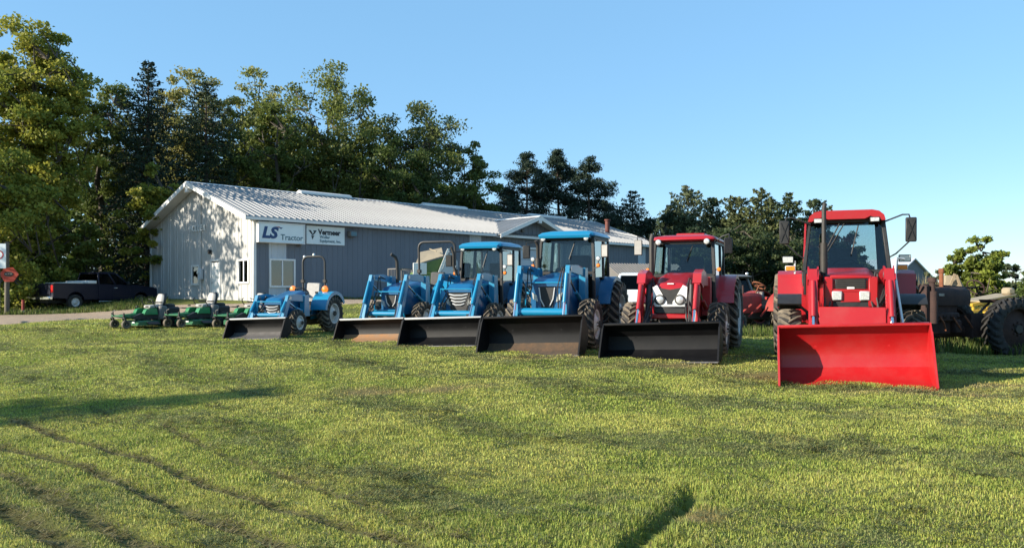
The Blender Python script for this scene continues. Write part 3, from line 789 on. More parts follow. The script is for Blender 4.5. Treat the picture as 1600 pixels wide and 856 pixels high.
def skeleton(r, h, base_h, rad, nl, trunk_r, mb, lean=.03, spread=.9):
    """trunk and limbs; returns points along the limbs"""
    tips = []
    top = Vector((r.normal() * lean * h, r.normal() * lean * h, h * .86))
    tp = [Vector((0, 0, -.4))] + [Vector((top.x * t + r.normal() * .012 * h, top.y * t + r.normal() * .012 * h, top.z * t)) for t in (.2, .4, .6, .8, 1)]
    mb.tube(tp, [trunk_r * 1.25, trunk_r, trunk_r * .8, trunk_r * .55, trunk_r * .3, trunk_r * .06], 8)
    def pt(t):
        k = t * 5; i = min(int(k), 4); f = k - i
        return tp[i + 1 if i else 1] * 0 + (tp[i] * (1 - f) + tp[i + 1] * f)
    for k in range(nl):
        t = base_h + (0.92 - base_h) * (k + .5) / nl
        p = pt(t); a = k * 2.4 + r.uniform(-.5, .5)
        L = rad * (1.0 - .55 * max(0, (t - .45)) / .55) * r.uniform(.75, 1.05) * spread
        d = Vector((math.cos(a), math.sin(a), r.uniform(.25, .8)))
        q = [p]; cur = p.copy()
        for j in range(4):
            d = (d + Vector((r.normal() * .18, r.normal() * .18, .08 + r.normal() * .1))).normalized()
            cur = cur + d * L / 3.6; q.append(cur.copy())
        rr = trunk_r * (.42 - .25 * t)
        mb.tube(q, [rr, rr * .75, rr * .5, rr * .3, rr * .1], 5)
        tips += q[1:]
        for _ in range(3):
            s0 = q[int(r.integers(1, 4))]; e = s0 + Vector((r.normal(), r.normal(), abs(r.normal()) * .7)).normalized() * L * r.uniform(.3, .55)
            md = (s0 + e) / 2 + Vector((r.normal(), r.normal(), r.normal())) * L * .05
            mb.tube([s0, md, e], [rr * .4, rr * .26, rr * .06], 4); tips += [md, e]
    return tips

def broadleaf(name, label, loc, h, rad, seed, col, col2, base=.25, ncl=110, per=110, leaf=.24, open_=.0, group=None, skirt=False, cat='tree', trunk_r=None, fill=.75):
    r = np.random.default_rng(seed); root = thing(name, label, cat, loc, (0, 0, 0), group)
    tb = MB(); tips = skeleton(r, h, base * .7, rad, 9, trunk_r or .018 * h + .05, tb)
    # clump centres through an uneven crown
    cc = []
    lob = r.normal(size=(7, 3)); lob /= np.linalg.norm(lob, axis=1)[:, None]; lam = r.uniform(-.25, .22, 7)
    zc = h * (base + 1) / 2; hz = h * (1 - base) / 2
    nlob = max(12, ncl // 5); lobes = []
    for i in range(nlob):                           # limbs carry separate rounded masses of leaves
        d = r.normal(size=3); d /= np.linalg.norm(d); k = r.random() ** .45 * .88 if i else .88
        if i == 0: d = np.array([.1, 0, .99])
        fac = 1 + sum(l * max(0, float(d @ b)) ** 3 for b, l in zip(lob, lam))
        lobes.append((np.array([d[0] * rad * k * fac, d[1] * rad * k * fac, zc + d[2] * hz * k * min(1.08, fac)]), rad * r.uniform(.22, .36)))
    while len(cc) < ncl:
        lc, lr = lobes[len(cc) % nlob]
        d = r.normal(size=3); d[2] += .25; d /= np.linalg.norm(d)
        p = lc + d * lr * r.random() ** .4 * np.array([1, 1, .8])
        if r.random() < fill:
            d[2] -= .1; d /= np.linalg.norm(d); k = r.random() ** .5 * .97
            fac = 1 + sum(l * max(0, float(d @ b)) ** 3 for b, l in zip(lob, lam))
            p = np.array([d[0] * rad * k * fac, d[1] * rad * k * fac, zc + d[2] * hz * k])
        if p[2] > h * 1.01: p[2] = h * r.uniform(.93, 1.0)
        if skirt and r.random() < .3: p[2] = r.uniform(.03 * h, h * .35)
        if p[2] < .04 * h: continue
        cc.append(p)
    cc = np.array(cc); T = np.array([tuple(t) for t in tips])
    for p in cc:
        i = int(np.argmin(((T - p) ** 2).sum(1))); s0 = Vector(T[i]); e = Vector(p)
        if (e - s0).length < rad * .9: tb.tube([s0, (s0 + e) / 2 + Vector((0, 0, -.04 * (e - s0).length)), e], [.05, .035, .012], 3, cap=False)
    tb.build('trunk', 'bark', root)
    rc = rad * r.uniform(.10, .19, ncl); per = int(per * 1.35); leaf = leaf * 1.0
    n = ncl * per
    ci = np.repeat(np.arange(ncl), per)
    off = r.normal(size=(n, 3)); off *= (r.random(n) ** .45 / np.linalg.norm(off, axis=1))[:, None]
    off = off * np.array([1.15, 1.15, .7]) * rc[ci][:, None] * (1 + .35 * r.random(n)[:, None] ** 4)
    P = cc[ci] + off
    # twig sprays beyond the crown edge
    V, Q = leaf_quads(r, P, leaf, .62)
    t = r.random(ncl)[ci]; t = np.clip(t + r.normal(size=n) * .22, 0, 1)[:, None]
    c = np.array(col) * (1 - t) + np.array(col2) * t; c *= 1.15 * r.uniform(.75, 1.25, (n, 1))
    link('crown', np_mesh('crown', V, Q, leafmat('leaf'), np.repeat(c, 4, 0)), root)
    return root

def spruce(name, label, loc, h, rad, seed, col, group=None, base=.04, leaf=.2, rag=0., ex=.62):
    r = np.random.default_rng(seed); root = thing(name, label, 'tree', loc, (0, 0, 0), group)
    tb = MB(); tb.tube([(0, 0, -.4), (0, 0, h * .5), (0, 0, h)], [.016 * h + .04, .011 * h, .012], 7)
    Ps = []; nw = int(h * 2.6)
    for k in range(nw):
        t = (k + .5) / nw; z = h * (base + (1 - base) * t); L0 = rad * (1 - t) ** ex * r.uniform(.72 - rag, 1.1 + rag) + .12
        nb = 6 if t < .8 else 4
        for j in range(nb):
            a = j * 6.283 / nb + k * 1.3 + r.uniform(-.3, .3); L = L0 * r.uniform(.7, 1.1)
            if rag and r.random() < rag: continue
            L *= r.uniform(1 - rag, 1 + rag)
            d = np.array([math.cos(a), math.sin(a)]); dro = -.28 * (1 - t) + .25 * t + (.3 if rag else 0)
            e = (d[0] * L, d[1] * L, z + dro * L)
            tb.tube([(0, 0, z), (d[0] * L * .55, d[1] * L * .55, z + dro * L * .6), e], [.035, .022, .008], 3, cap=False)
            m = int(16 + 40 * L)
            u = r.random(m) ** .6; sp = .20 * L * (1.15 - u) + .10
            q = np.stack([d[0] * L * u - d[1] * r.normal(size=m) * sp, d[1] * L * u + d[0] * r.normal(size=m) * sp, z + dro * L * u - np.abs(r.normal(size=m)) * (.10 + .06 * L) + .05], 1)
            Ps.append(q)
    tb.build('trunk', 'pinebark', root)
    P = np.concatenate(Ps); V, Q = leaf_quads(r, P, leaf, .45, .1); n = len(P)
    c = np.array(col) * r.uniform(.65, 1.3, (n, 1))
    link('crown', np_mesh('crown', V, Q, leafmat('needle', .6, .12), np.repeat(c, 4, 0)), root)
    return root

def pine(name, label, loc, h, rad, seed, col, group=None, base=.35, dens=1., leaf=.26, sparse=.75):
    r = np.random.default_rng(seed); root = thing(name, label, 'tree', loc, (0, 0, 0), group)
    tb = MB(); lx = r.normal() * .02 * h
    tb.tube([(0, 0, -.4), (lx * .5, 0, h * .5), (lx, 0, h * .97)], [.014 * h + .05, .010 * h + .02, .02], 7)
    Ps = []; nw = int(h * 1.5)
    for k in range(nw):
        t = (k + r.uniform(.2, .8)) / nw; z = h * (base + (1 - base) * t)
        prof = math.sin(math.pi * min(1, .25 + .8 * t)) ** .7 * (1.1 - .55 * t)
        for j in range(int(3 + r.integers(0, 3))):
            if r.random() > sparse + .2 * t: continue
            a = r.uniform(0, 6.283); L = rad * prof * r.uniform(.55, 1.15); rise = r.uniform(.05, .5)
            e = np.array([lx * z / h + math.cos(a) * L, math.sin(a) * L, z + rise * L])
            tb.tube([(lx * z / h, 0, z), ((lx * z / h + e[0]) / 2, e[1] / 2, z + rise * L * .35), tuple(e)], [.05, .035, .012], 4, cap=False)
            for s in range(int(4 + 3 * L)):
                u = r.uniform(.4, 1.02); c0 = np.array([lx * z / h + (e[0] - lx * z / h) * u, e[1] * u, z + rise * L * u ** 1.5]) + r.normal(size=3) * np.array([.22, .22, .12]) * (1 + .1 * L)
                m = int(34 * dens); Ps.append(c0 + r.normal(size=(m, 3)) * np.array([.21, .21, .11]) * (.8 + .14 * L))
    tb.build('trunk', 'pinebark', root)
    P = np.concatenate(Ps); V, Q = leaf_quads(r, P, leaf, .3, .5); n = len(P)
    c = np.array(col) * r.uniform(.6, 1.35, (n, 1))
    link('crown', np_mesh('crown', V, Q, leafmat('needle', .6, .12), np.repeat(c, 4, 0)), root)
    return root

def build_trees():
    def spot(px, D, top):
        p = at(px, D); return (p.x, p.y, p.z - .1), EYE + (HY - top) * D / F - p.z + .1
    yg, yg2 = (.29, .28, .045), (.16, .19, .033)       # fresh spring oak green
    mg, mg2 = (.135, .16, .036), (.066, .095, .022)
    lg, lg2 = (.28, .26, .085), (.18, .185, .052)      # pale budding leaves
    dk = (.024, .042, .022)
    B = lambda name, lab, px, D, top, w, seed, c1, c2, **k: broadleaf(name, lab, *(lambda s: (s[0], s[1]))(spot(px, D, top)), w * D / F / 2, seed, c1, c2, **k)
    B('oak_tree', 'tallest yellow green oak at the left edge of the photo', 45, 46, 18, 215, 3, yg, yg2, base=.22, ncl=290, per=120, leaf=.21, fill=.7)
    B('oak_tree', 'lower spreading oak in front of the tallest tree, behind the round red sign', -15, 42, 210, 250, 4, yg, yg2, base=.10, ncl=170, per=120, leaf=.2, skirt=True)
    B('ash_tree', 'dark tree with bare twig tips between the tallest oak and the narrow spruce', 165, 52, 118, 170, 5, mg, mg2, base=.2, ncl=150, per=90, leaf=.2)
    spr = lambda lab, px, D, top, w, seed, c=dk, **k: spruce('spruce_tree', lab, *(lambda s: (s[0], s[1]))(spot(px, D, top)), w * D / F / 2, seed, c, **k)
    spr('narrow dark spruce with pointed top behind the gable roof corner', 232, 50, 96, 185, 6)
    B('poplar_tree', 'pale budding tree rising behind the narrow spruce and the bushy dark pine', 298, 60, 108, 150, 7, lg, lg2, base=.3, ncl=140, per=80, leaf=.22)
    spr('wide dark conifer directly above the roof peak of the shop', 322, 53, 128, 215, 8, (.03, .05, .02))
    B('poplar_tree', 'pale yellow tree just right of the wide dark conifer', 392, 62, 112, 150, 9, lg, yg2, base=.3, ncl=150, per=80, leaf=.22)
    B('maple_tree', 'young bright green tree just left of the shop roof peak', 243, 47, 252, 115, 10, yg, (.09, .12, .02), base=.12, ncl=90, per=100, leaf=.2)
    B('oak_tree', 'broad round oak above the left ridge vent, tallest over the long roof', 510, 60, 112, 245, 12, (.10, .115, .03), mg, base=.15, ncl=280, per=100, leaf=.22, fill=.7)
    B('oak_tree', 'dark leafy tree filling the gap left of the broad round oak', 425, 56, 150, 150, 13, mg, mg2, base=.12, ncl=140, per=100, leaf=.22)
    B('elm_tree', 'open crowned tree with pale tips sloping down toward the three pines', 660, 62, 155, 200, 14, (.10, .115, .045), mg, base=.18, ncl=200, per=85, leaf=.22, fill=.65)
    B('elm_tree', 'shorter leafy tree at the right end of the broadleaf wood, beside the leftmost pine', 735, 64, 222, 110, 15, mg, mg2, base=.12, ncl=100, per=85, leaf=.22)
    B('elm_tree', 'dark rounded tree low behind the middle ridge vent of the roof', 620, 56, 215, 170, 16, mg2, (.05, .075, .02), base=.1, ncl=120, per=100, leaf=.22)
    pn = lambda lab, px, D, top, w, seed, c=(.026, .044, .026), **k: pine('pine_tree', lab, *(lambda s: (s[0], s[1]))(spot(px, D, top)), w * D / F / 2, seed, c, **k)
    pn('leftmost of the three clumpy dark pines above the shop dormer', 822, 68, 240, 135, 21, sparse=.7, group='three tall pines')
    pn('middle and tallest of the three clumpy dark pines behind the shop', 877, 70, 236, 130, 22, sparse=.7, group='three tall pines')
    pn('rightmost of the three clumpy dark pines, leaning branches toward the small spruce', 918, 69, 248, 135, 23, sparse=.7, group='three tall pines')
    pn('short dark pine filling low behind the shop dormer roof', 790, 72, 300, 120, 24, base=.1, sparse=.95)
    pn('short dense pine behind the shop flue pipe', 945, 74, 312, 150, 25, base=.08, sparse=.95)
    spr('small dark spruce between the three pines and the far row of trees', 988, 72, 298, 150, 26)
    row = (.055, .075, .028); row2 = (.03, .048, .018)
    rp = lambda lab, px, D, top, w, seed, c: spruce('pine_tree', lab, *(lambda q: (q[0], q[1]))(spot(px, D, top)), w * D / F / 2, seed, c, leaf=.3, rag=.2, ex=.5)
    rp('pale topped pine, tallest left of the red cabbed tractor with white headlights', 1075, 74, 291, 110, 31, (.095, .115, .055))
    rp('pine with a ragged top above the red tractor roof', 1114, 76, 311, 100, 32, (.08, .10, .04))
    rp('tall pine in the row right above the old red tractor', 1150, 72, 308, 110, 34, (.075, .09, .034))
    rp('tallest pine of the row, between the two red tractors', 1190, 70, 299, 120, 35, (.08, .095, .034))
    rp('pine standing just left of the big red tractor mirror', 1230, 71, 303, 105, 36, (.055, .075, .03))
    rp('pine showing above and through the big red tractor cab', 1272, 73, 314, 110, 37, (.05, .07, .03))
    rp('slim pine between the pale topped pine and the small dark spruce', 1048, 78, 322, 90, 58, (.05, .07, .035))
    B('cedar_tree', 'dark bush tree low between the small spruce and the pale topped pine', 1030, 74, 328, 100, 33, row2, dk, base=.04, ncl=70, per=90, leaf=.24)
    B('cedar_tree', 'dense dark lower tree behind the old red tractor', 1165, 64, 340, 150, 38, row2, row, base=.03, ncl=110, per=100, leaf=.24, skirt=True)
    B('cedar_tree', 'dense dark lower tree behind the left mirror of the big red tractor', 1240, 64, 350, 130, 39, row2, row, base=.03, ncl=90, per=100, leaf=.24, skirt=True)
    B('cedar_tree', 'low tree seen through the windshield of the big red tractor', 1330, 72, 362, 90, 40, row2, row, base=.03, ncl=80, per=90, leaf=.24, skirt=True)
    B('cedar_tree', 'dark low tree above the shed roof behind the white pickup', 1085, 62, 350, 130, 51, row2, dk, base=.03, ncl=90, per=90, leaf=.24, skirt=True)
    B('apple_tree', 'bright yellow green young tree behind the rusty old tractor', 1527, 44, 374, 88, 41, (.17, .20, .03), (.10, .135, .03), base=.10, ncl=120, per=90, leaf=.2, fill=.7)
    B('willow_bush', 'dark twiggy bush right of the bright young tree', 1585, 48, 412, 60, 42, (.06, .085, .035), (.045, .06, .03), base=.05, ncl=40, per=70, leaf=.2, skirt=True)
    B('apple_tree', 'green tree cut by the right edge of the photo', 1640, 40, 388, 100, 43, (.10, .14, .03), (.07, .10, .03), base=.1, ncl=70, per=90, leaf=.18)
    B('willow_bush', 'thin grey green bush between the far barn and the rusty exhaust stack', 1462, 52, 420, 46, 44, (.10, .12, .06), (.06, .08, .04), base=.05, ncl=22, per=50, leaf=.18)
    # underwood behind the truck
    for px, D, top, w, seed, lab in [(60, 45, 330, 120, 61, 'leafy bush with sunlit yellow leaves above the truck bed'), (140, 47, 345, 120, 62, 'twiggy bush with pale stems behind the truck cab'),
                                     (190, 52, 345, 90, 63, 'dark bush between the truck hood and the shop gable'), (0, 45, 350, 110, 64, 'dark bush behind the white sign at the left edge')]:
        B('hazel_bush', lab, px, D, top, w, seed, mg, yg2, base=.03, ncl=80, per=100, leaf=.19, skirt=True, cat='bush')
    # trees beyond the left edge of the view: they cast the dappled shade on the gable, the truck and the lawn
    broadleaf('oak_tree', 'large oak standing out of view left of the shop gable', (-31.6, 37.5, .9), 13.6, 4.6, 71, yg, yg2, base=.28, ncl=190, per=26, leaf=.32, fill=.9)
    broadleaf('oak_tree', 'oak standing out of view left of the parked truck', (-40.3, 40.7, .9), 13, 4.6, 72, yg, yg2, base=.12, ncl=150, per=60, leaf=.26)
    spruce('spruce_tree', 'narrow spruce standing out of view whose pointed shadow lies on the lawn', (-28.6, 3.0, 0), 9.9, 4.3, 73, dk, leaf=.26)
    # the wood behind, one mass
    r = np.random.default_rng(90); n = 60000
    px = r.uniform(-520, 770, n); D = r.uniform(66, 86, n)
    topz = 7.5 + 5 * fbm(px, D, 60) + 2.5 * np.interp(px, [-500, 60, 500, 770], [1, 1, .8, -.6])
    z = 1 + r.random(n) ** .8 * topz
    P = np.stack([(px - CX) * D / F, D, z], 1)
    V, Q = leaf_quads(r, P, .55, .6)
    c = np.array(mg2) * r.uniform(.6, 1.4, (n, 1))
    tag(link('far_wood', np_mesh('far_wood', V, Q, leafmat('leaf'), np.repeat(c, 4, 0))), 'dark mass of the wood far behind the shop', 'wood', kind='stuff')
    n = 16000; px = r.uniform(960, 1380, n); D = r.uniform(84, 96, n)
    P = np.stack([(px - CX) * D / F, D, .3 + r.random(n) * (8 + 3 * fbm(px, D, 40)) * np.interp(px, [960, 1300, 1380], [1, .9, .3])], 1); V, Q = leaf_quads(r, P, .6, .6)
    tag(link('far_wood', np_mesh('far_wood', V, Q, leafmat('leaf'), np.repeat(np.array(row2) * r.uniform(.6, 1.4, (n, 1)), 4, 0))), 'dark mass of the wood far behind the pine row', 'wood', kind='stuff')
    n = 14000; px = r.uniform(1330, 2300, n); D = r.uniform(190, 240, n)
    P = np.stack([(px - CX) * D / F, D, .3 + r.random(n) * (1.5 + 5 * fbm(px, D, 90))], 1); V, Q = leaf_quads(r, P, 1.3, .7)
    tag(link('far_hedge', np_mesh('far_hedge', V, Q, leafmat('leaf'), np.repeat(np.array(mg) * r.uniform(.6, 1.4, (n, 1)), 4, 0))), 'low hedge along the far field edge', 'hedge', kind='stuff')
# ------------------------------------------------------------------ wheels
_wm = {}
def wheel_meshes(Rr, w, rr, nl, lugm, rimm, dish=.3, old=False):
    k = (Rr, w, rr, nl, lugm, rimm, dish)
    if k in _wm: return _wm[k]
    lh = .045 * Rr / .6 if nl else .0
    Rt = Rr - lh
    prof = [(rr, -.42 * w), (rr + .02, -.45 * w), (rr + .5 * (Rt - rr), -.51 * w), (Rt - .09 * Rr, -.485 * w), (Rt - .02, -.40 * w), (Rt, -.2 * w), (Rt + .004, 0),
            (Rt, .2 * w), (Rt - .02, .40 * w), (Rt - .09 * Rr, .485 * w), (rr + .5 * (Rt - rr), .51 * w), (rr + .02, .45 * w), (rr, .42 * w)]
    t = MB().lathe(prof, n=36, closed=True).mesh('tyre', 'oldrubber' if old else 'rubber', 50)
    lg = MB()
    if nl:
        for i in range(nl):
            for s in (-1, 1):
                a0 = 2 * math.pi * (i + (.5 if s > 0 else 0)) / nl
                secs = []
                for u, da, rad in [(-.04, 0, Rr), (.18, .32, Rr), (.36, .62, Rr - .008), (.475, .80, Rr - .03), (.505, .86, Rt - .12 * Rr)]:
                    a = a0 + da * 2.6 * 2 * math.pi / nl * .5; x = s * u * w; hw = (.062 if u < .4 else .075) * Rr
                    b = rad - lh * 1.3
                    pts = []
                    for ang, q in ((-hw / Rr, b), (-hw * .62 / Rr, rad), (hw * .62 / Rr, rad), (hw / Rr, b)):
                        pts.append((x, q * math.cos(a + ang), q * math.sin(a + ang)))
                    secs.append(pts)
                lg.loft(secs)
    lgm = lg.mesh('tread_lugs', lugm, 30) if nl else None
    d = dish * w
    rp = [(rr + .025, -.46 * w), (rr + .025, -.43 * w), (rr - .03, -.40 * w), (rr - .05, -.1 * w), (rr - .05, d - .02), (rr * .55, d + .02), (rr * .42, d + .06), (.05, d + .06), (.001, d + .06)]
    rp2 = [(rr - .05, .1 * w), (rr - .03, .40 * w), (rr + .025, .43 * w), (rr + .025, .46 * w)]
    rm = MB().lathe(rp, n=28).lathe([(rr - .05, d - .02)] + rp2, n=28)
    for j in range(8):
        a = 2 * math.pi * j / 8
        rm.tube([(d + .03, rr * .3 * math.cos(a), rr * .3 * math.sin(a)), (d + .09, rr * .3 * math.cos(a), rr * .3 * math.sin(a))], .022 if rr > .3 else .012, 6)
    rmm = rm.mesh('rim', rimm, 40)
    hb = MB().tube([(-.3 * w, 0, 0), (d + .11, 0, 0)], [.12 * Rr / .6, .08 * Rr / .6], 14).mesh('wheel', 'dark')
    _wm[k] = (hb, t, lgm, rmm); return _wm[k]

def wheel(root, x, y, Rr, w, rr, nl, lugm='lug', rimm='rimwhite', steer=0., dish=.3, old=False, zoff=0., name='wheel', tilt=0.):
    hb, t, lgm, rmm = wheel_meshes(Rr, w, rr, nl, lugm, rimm, dish, old)
    h = link(name, hb, root, loc=(x, y, Rr + zoff - .015))
    h.rotation_euler = (random.uniform(0, 6) if x > 0 else random.uniform(0, 6), 0, 0)
    h.rotation_mode = 'ZYX' if False else 'XYZ'
    flip = 0 if x > 0 else math.pi
    h.rotation_euler = (random.uniform(0, .5), tilt, flip + steer)
    link('tyre', t, h); link('rim', rmm, h)
    if lgm: tag(link('tread_lugs', lgm, h), kind='stuff')
    return h

def fender_arc(mb, x0, x1, c, Rr, a0, a1, t=.02, lip=.0, n=14):
    """curved sheet about the axle c=(y,z); angles from +z toward -y (front)"""
    rings = []
    for i in range(n + 1):
        a = R(a0 + (a1 - a0) * i / n); ca, sa = math.cos(a), -math.sin(a)
        P = []
        for x, r_ in ((x0, Rr), (x1, Rr), (x1, Rr - t - lip), (x1 - math.copysign(t, x1 - x0), Rr - t - lip), (x1 - math.copysign(t, x1 - x0), Rr - t), (x0, Rr - t)):
            P.append((x, c[0] + sa * r_, c[1] + ca * r_))
        rings.append(P)
    return mb.loft(rings)

# ------------------------------------------------------------------ loader bucket
def bucket(root, W_, H, dep, ytop, m, floor=None, edge='worn'):
    prof = [(0, .0), (.25 * dep, .012), (.62 * dep, .035), (.82 * dep, .10 * H + .02), (.95 * dep, .25 * H), (dep, .45 * H), (dep * .985, .62 * H), (ytop + .12, H - .07), (ytop + .07, H - .035), (ytop, H - .045)]
    t = .022; outer = []
    n = len(prof)
    for i, (y, z) in enumerate(prof):
        a = prof[max(0, i - 1)]; b = prof[min(n - 1, i + 1)]; dy, dz = b[0] - a[0], b[1] - a[1]; L = math.hypot(dy, dz)
        outer.append((y + dz / L * t, z - dy / L * t))
    outer[0] = (0, -.012)
    o = MB()
    ring = prof + outer[::-1]
    o.loft([[(-W_ / 2, y, z) for y, z in ring], [(W_ / 2, y, z) for y, z in ring]], cap=True)
    b = o.build('bucket', m, root, angle=30); b.rotation_euler = (0, R(-1.9), 0)
    # top lip roll
    MB().box((0, ytop + .03, H - .02), (W_ + .02, .09, .045), b=.012).build('top_rail', m if edge != 'light' else 'silver', b)
    side = [(.02, -.01), (ytop * .35, H * .40), (ytop * .8, H * .86), (ytop, H + .0), (ytop + .1, H - .02)] + [(y + .03, z) for y, z in prof[7:4:-1]] + [(prof[4][0] + .015, prof[4][1] - .02), (prof[3][0], prof[3][1] - .03), (prof[2][0], -.005)]
    for s in (-1, 1):
        x0 = s * W_ / 2
        MB().prism(side, x0, x0 + s * .022).build('side_plate', m, b)
        # wear strip on the front edge of the plate
        MB().beam((x0 + s * .011, .0, .02), (x0 + s * .011, ytop * .8 - .01, H * .86), .03, .02).build('plate_edge', m, b)
    MB().box((0, -.02, -.006), (W_ + .05, .16, .016), b=.005).build('cutting_edge', 'worn' if m != 'redbucket' else m, b)
    if floor:
        pr = [(y, z + .006) for y, z in prof[:5]]; pr2 = [(y, z + .003) for y, z in prof[:5]]
        o = MB().loft([[(-W_ / 2 + .012, y, z) for y, z in pr + pr2[::-1]], [(W_ / 2 - .012, y, z) for y, z in pr + pr2[::-1]]]).build('worn_floor', floor, b)
    # back ribs
    for x in (-.25 * W_, .25 * W_):
        MB().prism([(dep + .02, .2 * H), (dep + .12, .3 * H), (dep + .14, .75 * H), (dep - .05, .93 * H), (dep + .0, .5 * H)], x - .02, x + .02).build('hook_plate', m, b)
    return b

def thick_poly(pts, w):
    """a bent bar outline in (y, z) with given widths at points"""
    up, dn = [], []
    n = len(pts)
    for i in range(n):
        a = Vector(pts[max(0, i - 1)]); b = Vector(pts[min(n - 1, i + 1)]); d = (b - a).normalized(); nn = Vector((-d.y, d.x)) * w[i] / 2
        p = Vector(pts[i]); up.append(tuple(p + nn)); dn.append(tuple(p - nn))
    return up + dn[::-1]

def loader(root, sp, pin, knee, piv, aw, m, post_z0, cross=None, cyl=True, armw=None, hoses=True, knee_r=.0):
    """two arms from the bucket pin up to the knee and back to the post pivot"""
    armw = armw or [.11, .16, .19, .19, .14]
    pts = [pin, ((pin[0] * .55 + knee[0] * .45), (pin[1] * .55 + knee[1] * .45)), knee, ((knee[0] + piv[0]) / 2, (knee[1] + piv[1]) / 2 + .02), piv]
    for s in (-1, 1):
        x = s * sp / 2
        a = MB().prism(thick_poly(pts, armw), x - aw / 2, x + aw / 2).build('loader_arm', m, root, angle=25)
        MB().tube([(x - aw * .75, *pin), (x + aw * .75, *pin)], .045, 10).tube([(x - aw * .7, knee[0] + .02, knee[1]), (x + aw * .7, knee[0] + .02, knee[1])], .05, 10).build('pivot_pin', 'steel', a)
        MB().prism([(piv[0] - .13, post_z0), (piv[0] + .17, post_z0), (piv[0] + .12, piv[1] + .1), (piv[0] - .1, piv[1] + .1)], x - aw * .62 - .02, x + aw * .62 + .02).build('loader_post', m, root)
        MB().box((s * sp / 4, piv[0] + .03, post_z0 + .05), (sp / 2, .16, .12), b=.01).build('post_bracket', m, root)
        # lift cylinder under the rear arm
        c = MB().tube([(x, piv[0] - .02, post_z0 + .12), (x, (piv[0] * .45 + knee[0] * .55), (post_z0 * .45 + knee[1] * .5))], .045, 10).build('lift_cylinder', m, root)
        MB().tube([(x, (piv[0] * .45 + knee[0] * .55), (post_z0 * .45 + knee[1] * .5)), (x, knee[0] * .75 + pts[1][0] * .25 + .08, knee[1] * .8 + pts[1][1] * .2 - .05)], .024, 8).build('cylinder_rod', 'chrome', c)
        if cyl:     # bucket cylinder in front of the front arm
            kx, pz = knee, pin
            p0 = Vector((x, knee[0] - .13, knee[1] - .10)); p1 = Vector((x, pin[0] - .10, pin[1] + .22)); md = p0.lerp(p1, .62)
            c = MB().tube([p0, md], .043, 10).build('bucket_cylinder', m, root)
            MB().tube([md, p1], .024, 8).build('cylinder_rod', 'chrome', c)
            MB().beam((x, pin[0] + .02, pin[1] - .02), p1, .05, .05).build('tilt_link', m, root)
        if hoses:
            for k in range(2):
                xx = x - s * (aw * .75 + .03 + .03 * k)
                q = [Vector((xx, knee[0] + .5, knee[1] - .05)), Vector((xx - s * .04, knee[0] + .12, knee[1] + .0 + .03 * k)), Vector((xx - s * .06 * (k + 1), knee[0] - .02 + .05 * k, knee[1] * .7 + pin[1] * .3)), Vector((xx, pin[0] + .05, pin[1] + .25)), Vector((xx, pin[0] + .02, pin[1] + .12))]
                MB().tube(q, .014, 6).build('hose', 'plastic', root)
    if cross: cross()

def rring(hw, z0, z1, y, r, n=5, flare=0.):
    P = [(-hw - flare, y, z0), (-hw, y, z1 - r)]
    P += [(-hw + r - r * math.cos(math.pi / 2 * i / n), y, z1 - r + r * math.sin(math.pi / 2 * i / n)) for i in range(1, n + 1)]
    P += [(hw - r + r * math.sin(math.pi / 2 * i / n), y, z1 - r + r * math.cos(math.pi / 2 * i / n)) for i in range(0, n + 1)]
    return P + [(hw + flare, y, z0)]

def hood(root, secs, m):
    return MB().loft([rring(hw, z0, z1, y, r) for y, hw, z0, z1, r in secs]).build('hood', m, root, angle=32)

def chassis(root, yf, yr, rf, rrad, tf, tr, z0=.55, z1=1.0, hw=.22):
    mb = MB()
    mb.box((0, (yf - .25 + yr) / 2, (z0 + z1) / 2), (hw * 2, yr - yf + .5, z1 - z0), b=.04)
    mb.box((0, yr, rrad), (hw * 2.3, .7, .62), b=.05)
    mb.tube([(-tr, yr, rrad), (tr, yr, rrad)], .15, 12)
    mb.beam((-tf, yf, rf), (tf, yf, rf), .2, .2, b=.03)
    mb.box((0, yf, rf + .12), (.4, .34, .3), b=.03)
    for s in (-1, 1): mb.ball((s * (tf - .16), yf, rf), .16, 8); mb.tube([(s * .15, yf - .13, rf + .02), (s * (tf - .2), yf - .13, rf + .0)], .03, 6)
    mb.box((0, yf - .38, z0 + .13), (.5, .2, .26), b=.03)
    return mb.build('chassis', 'dark', root)

def pillar(mb, p, q, w=.07): mb.beam(p, q, w, w, (0, 1, 0), b=.012)

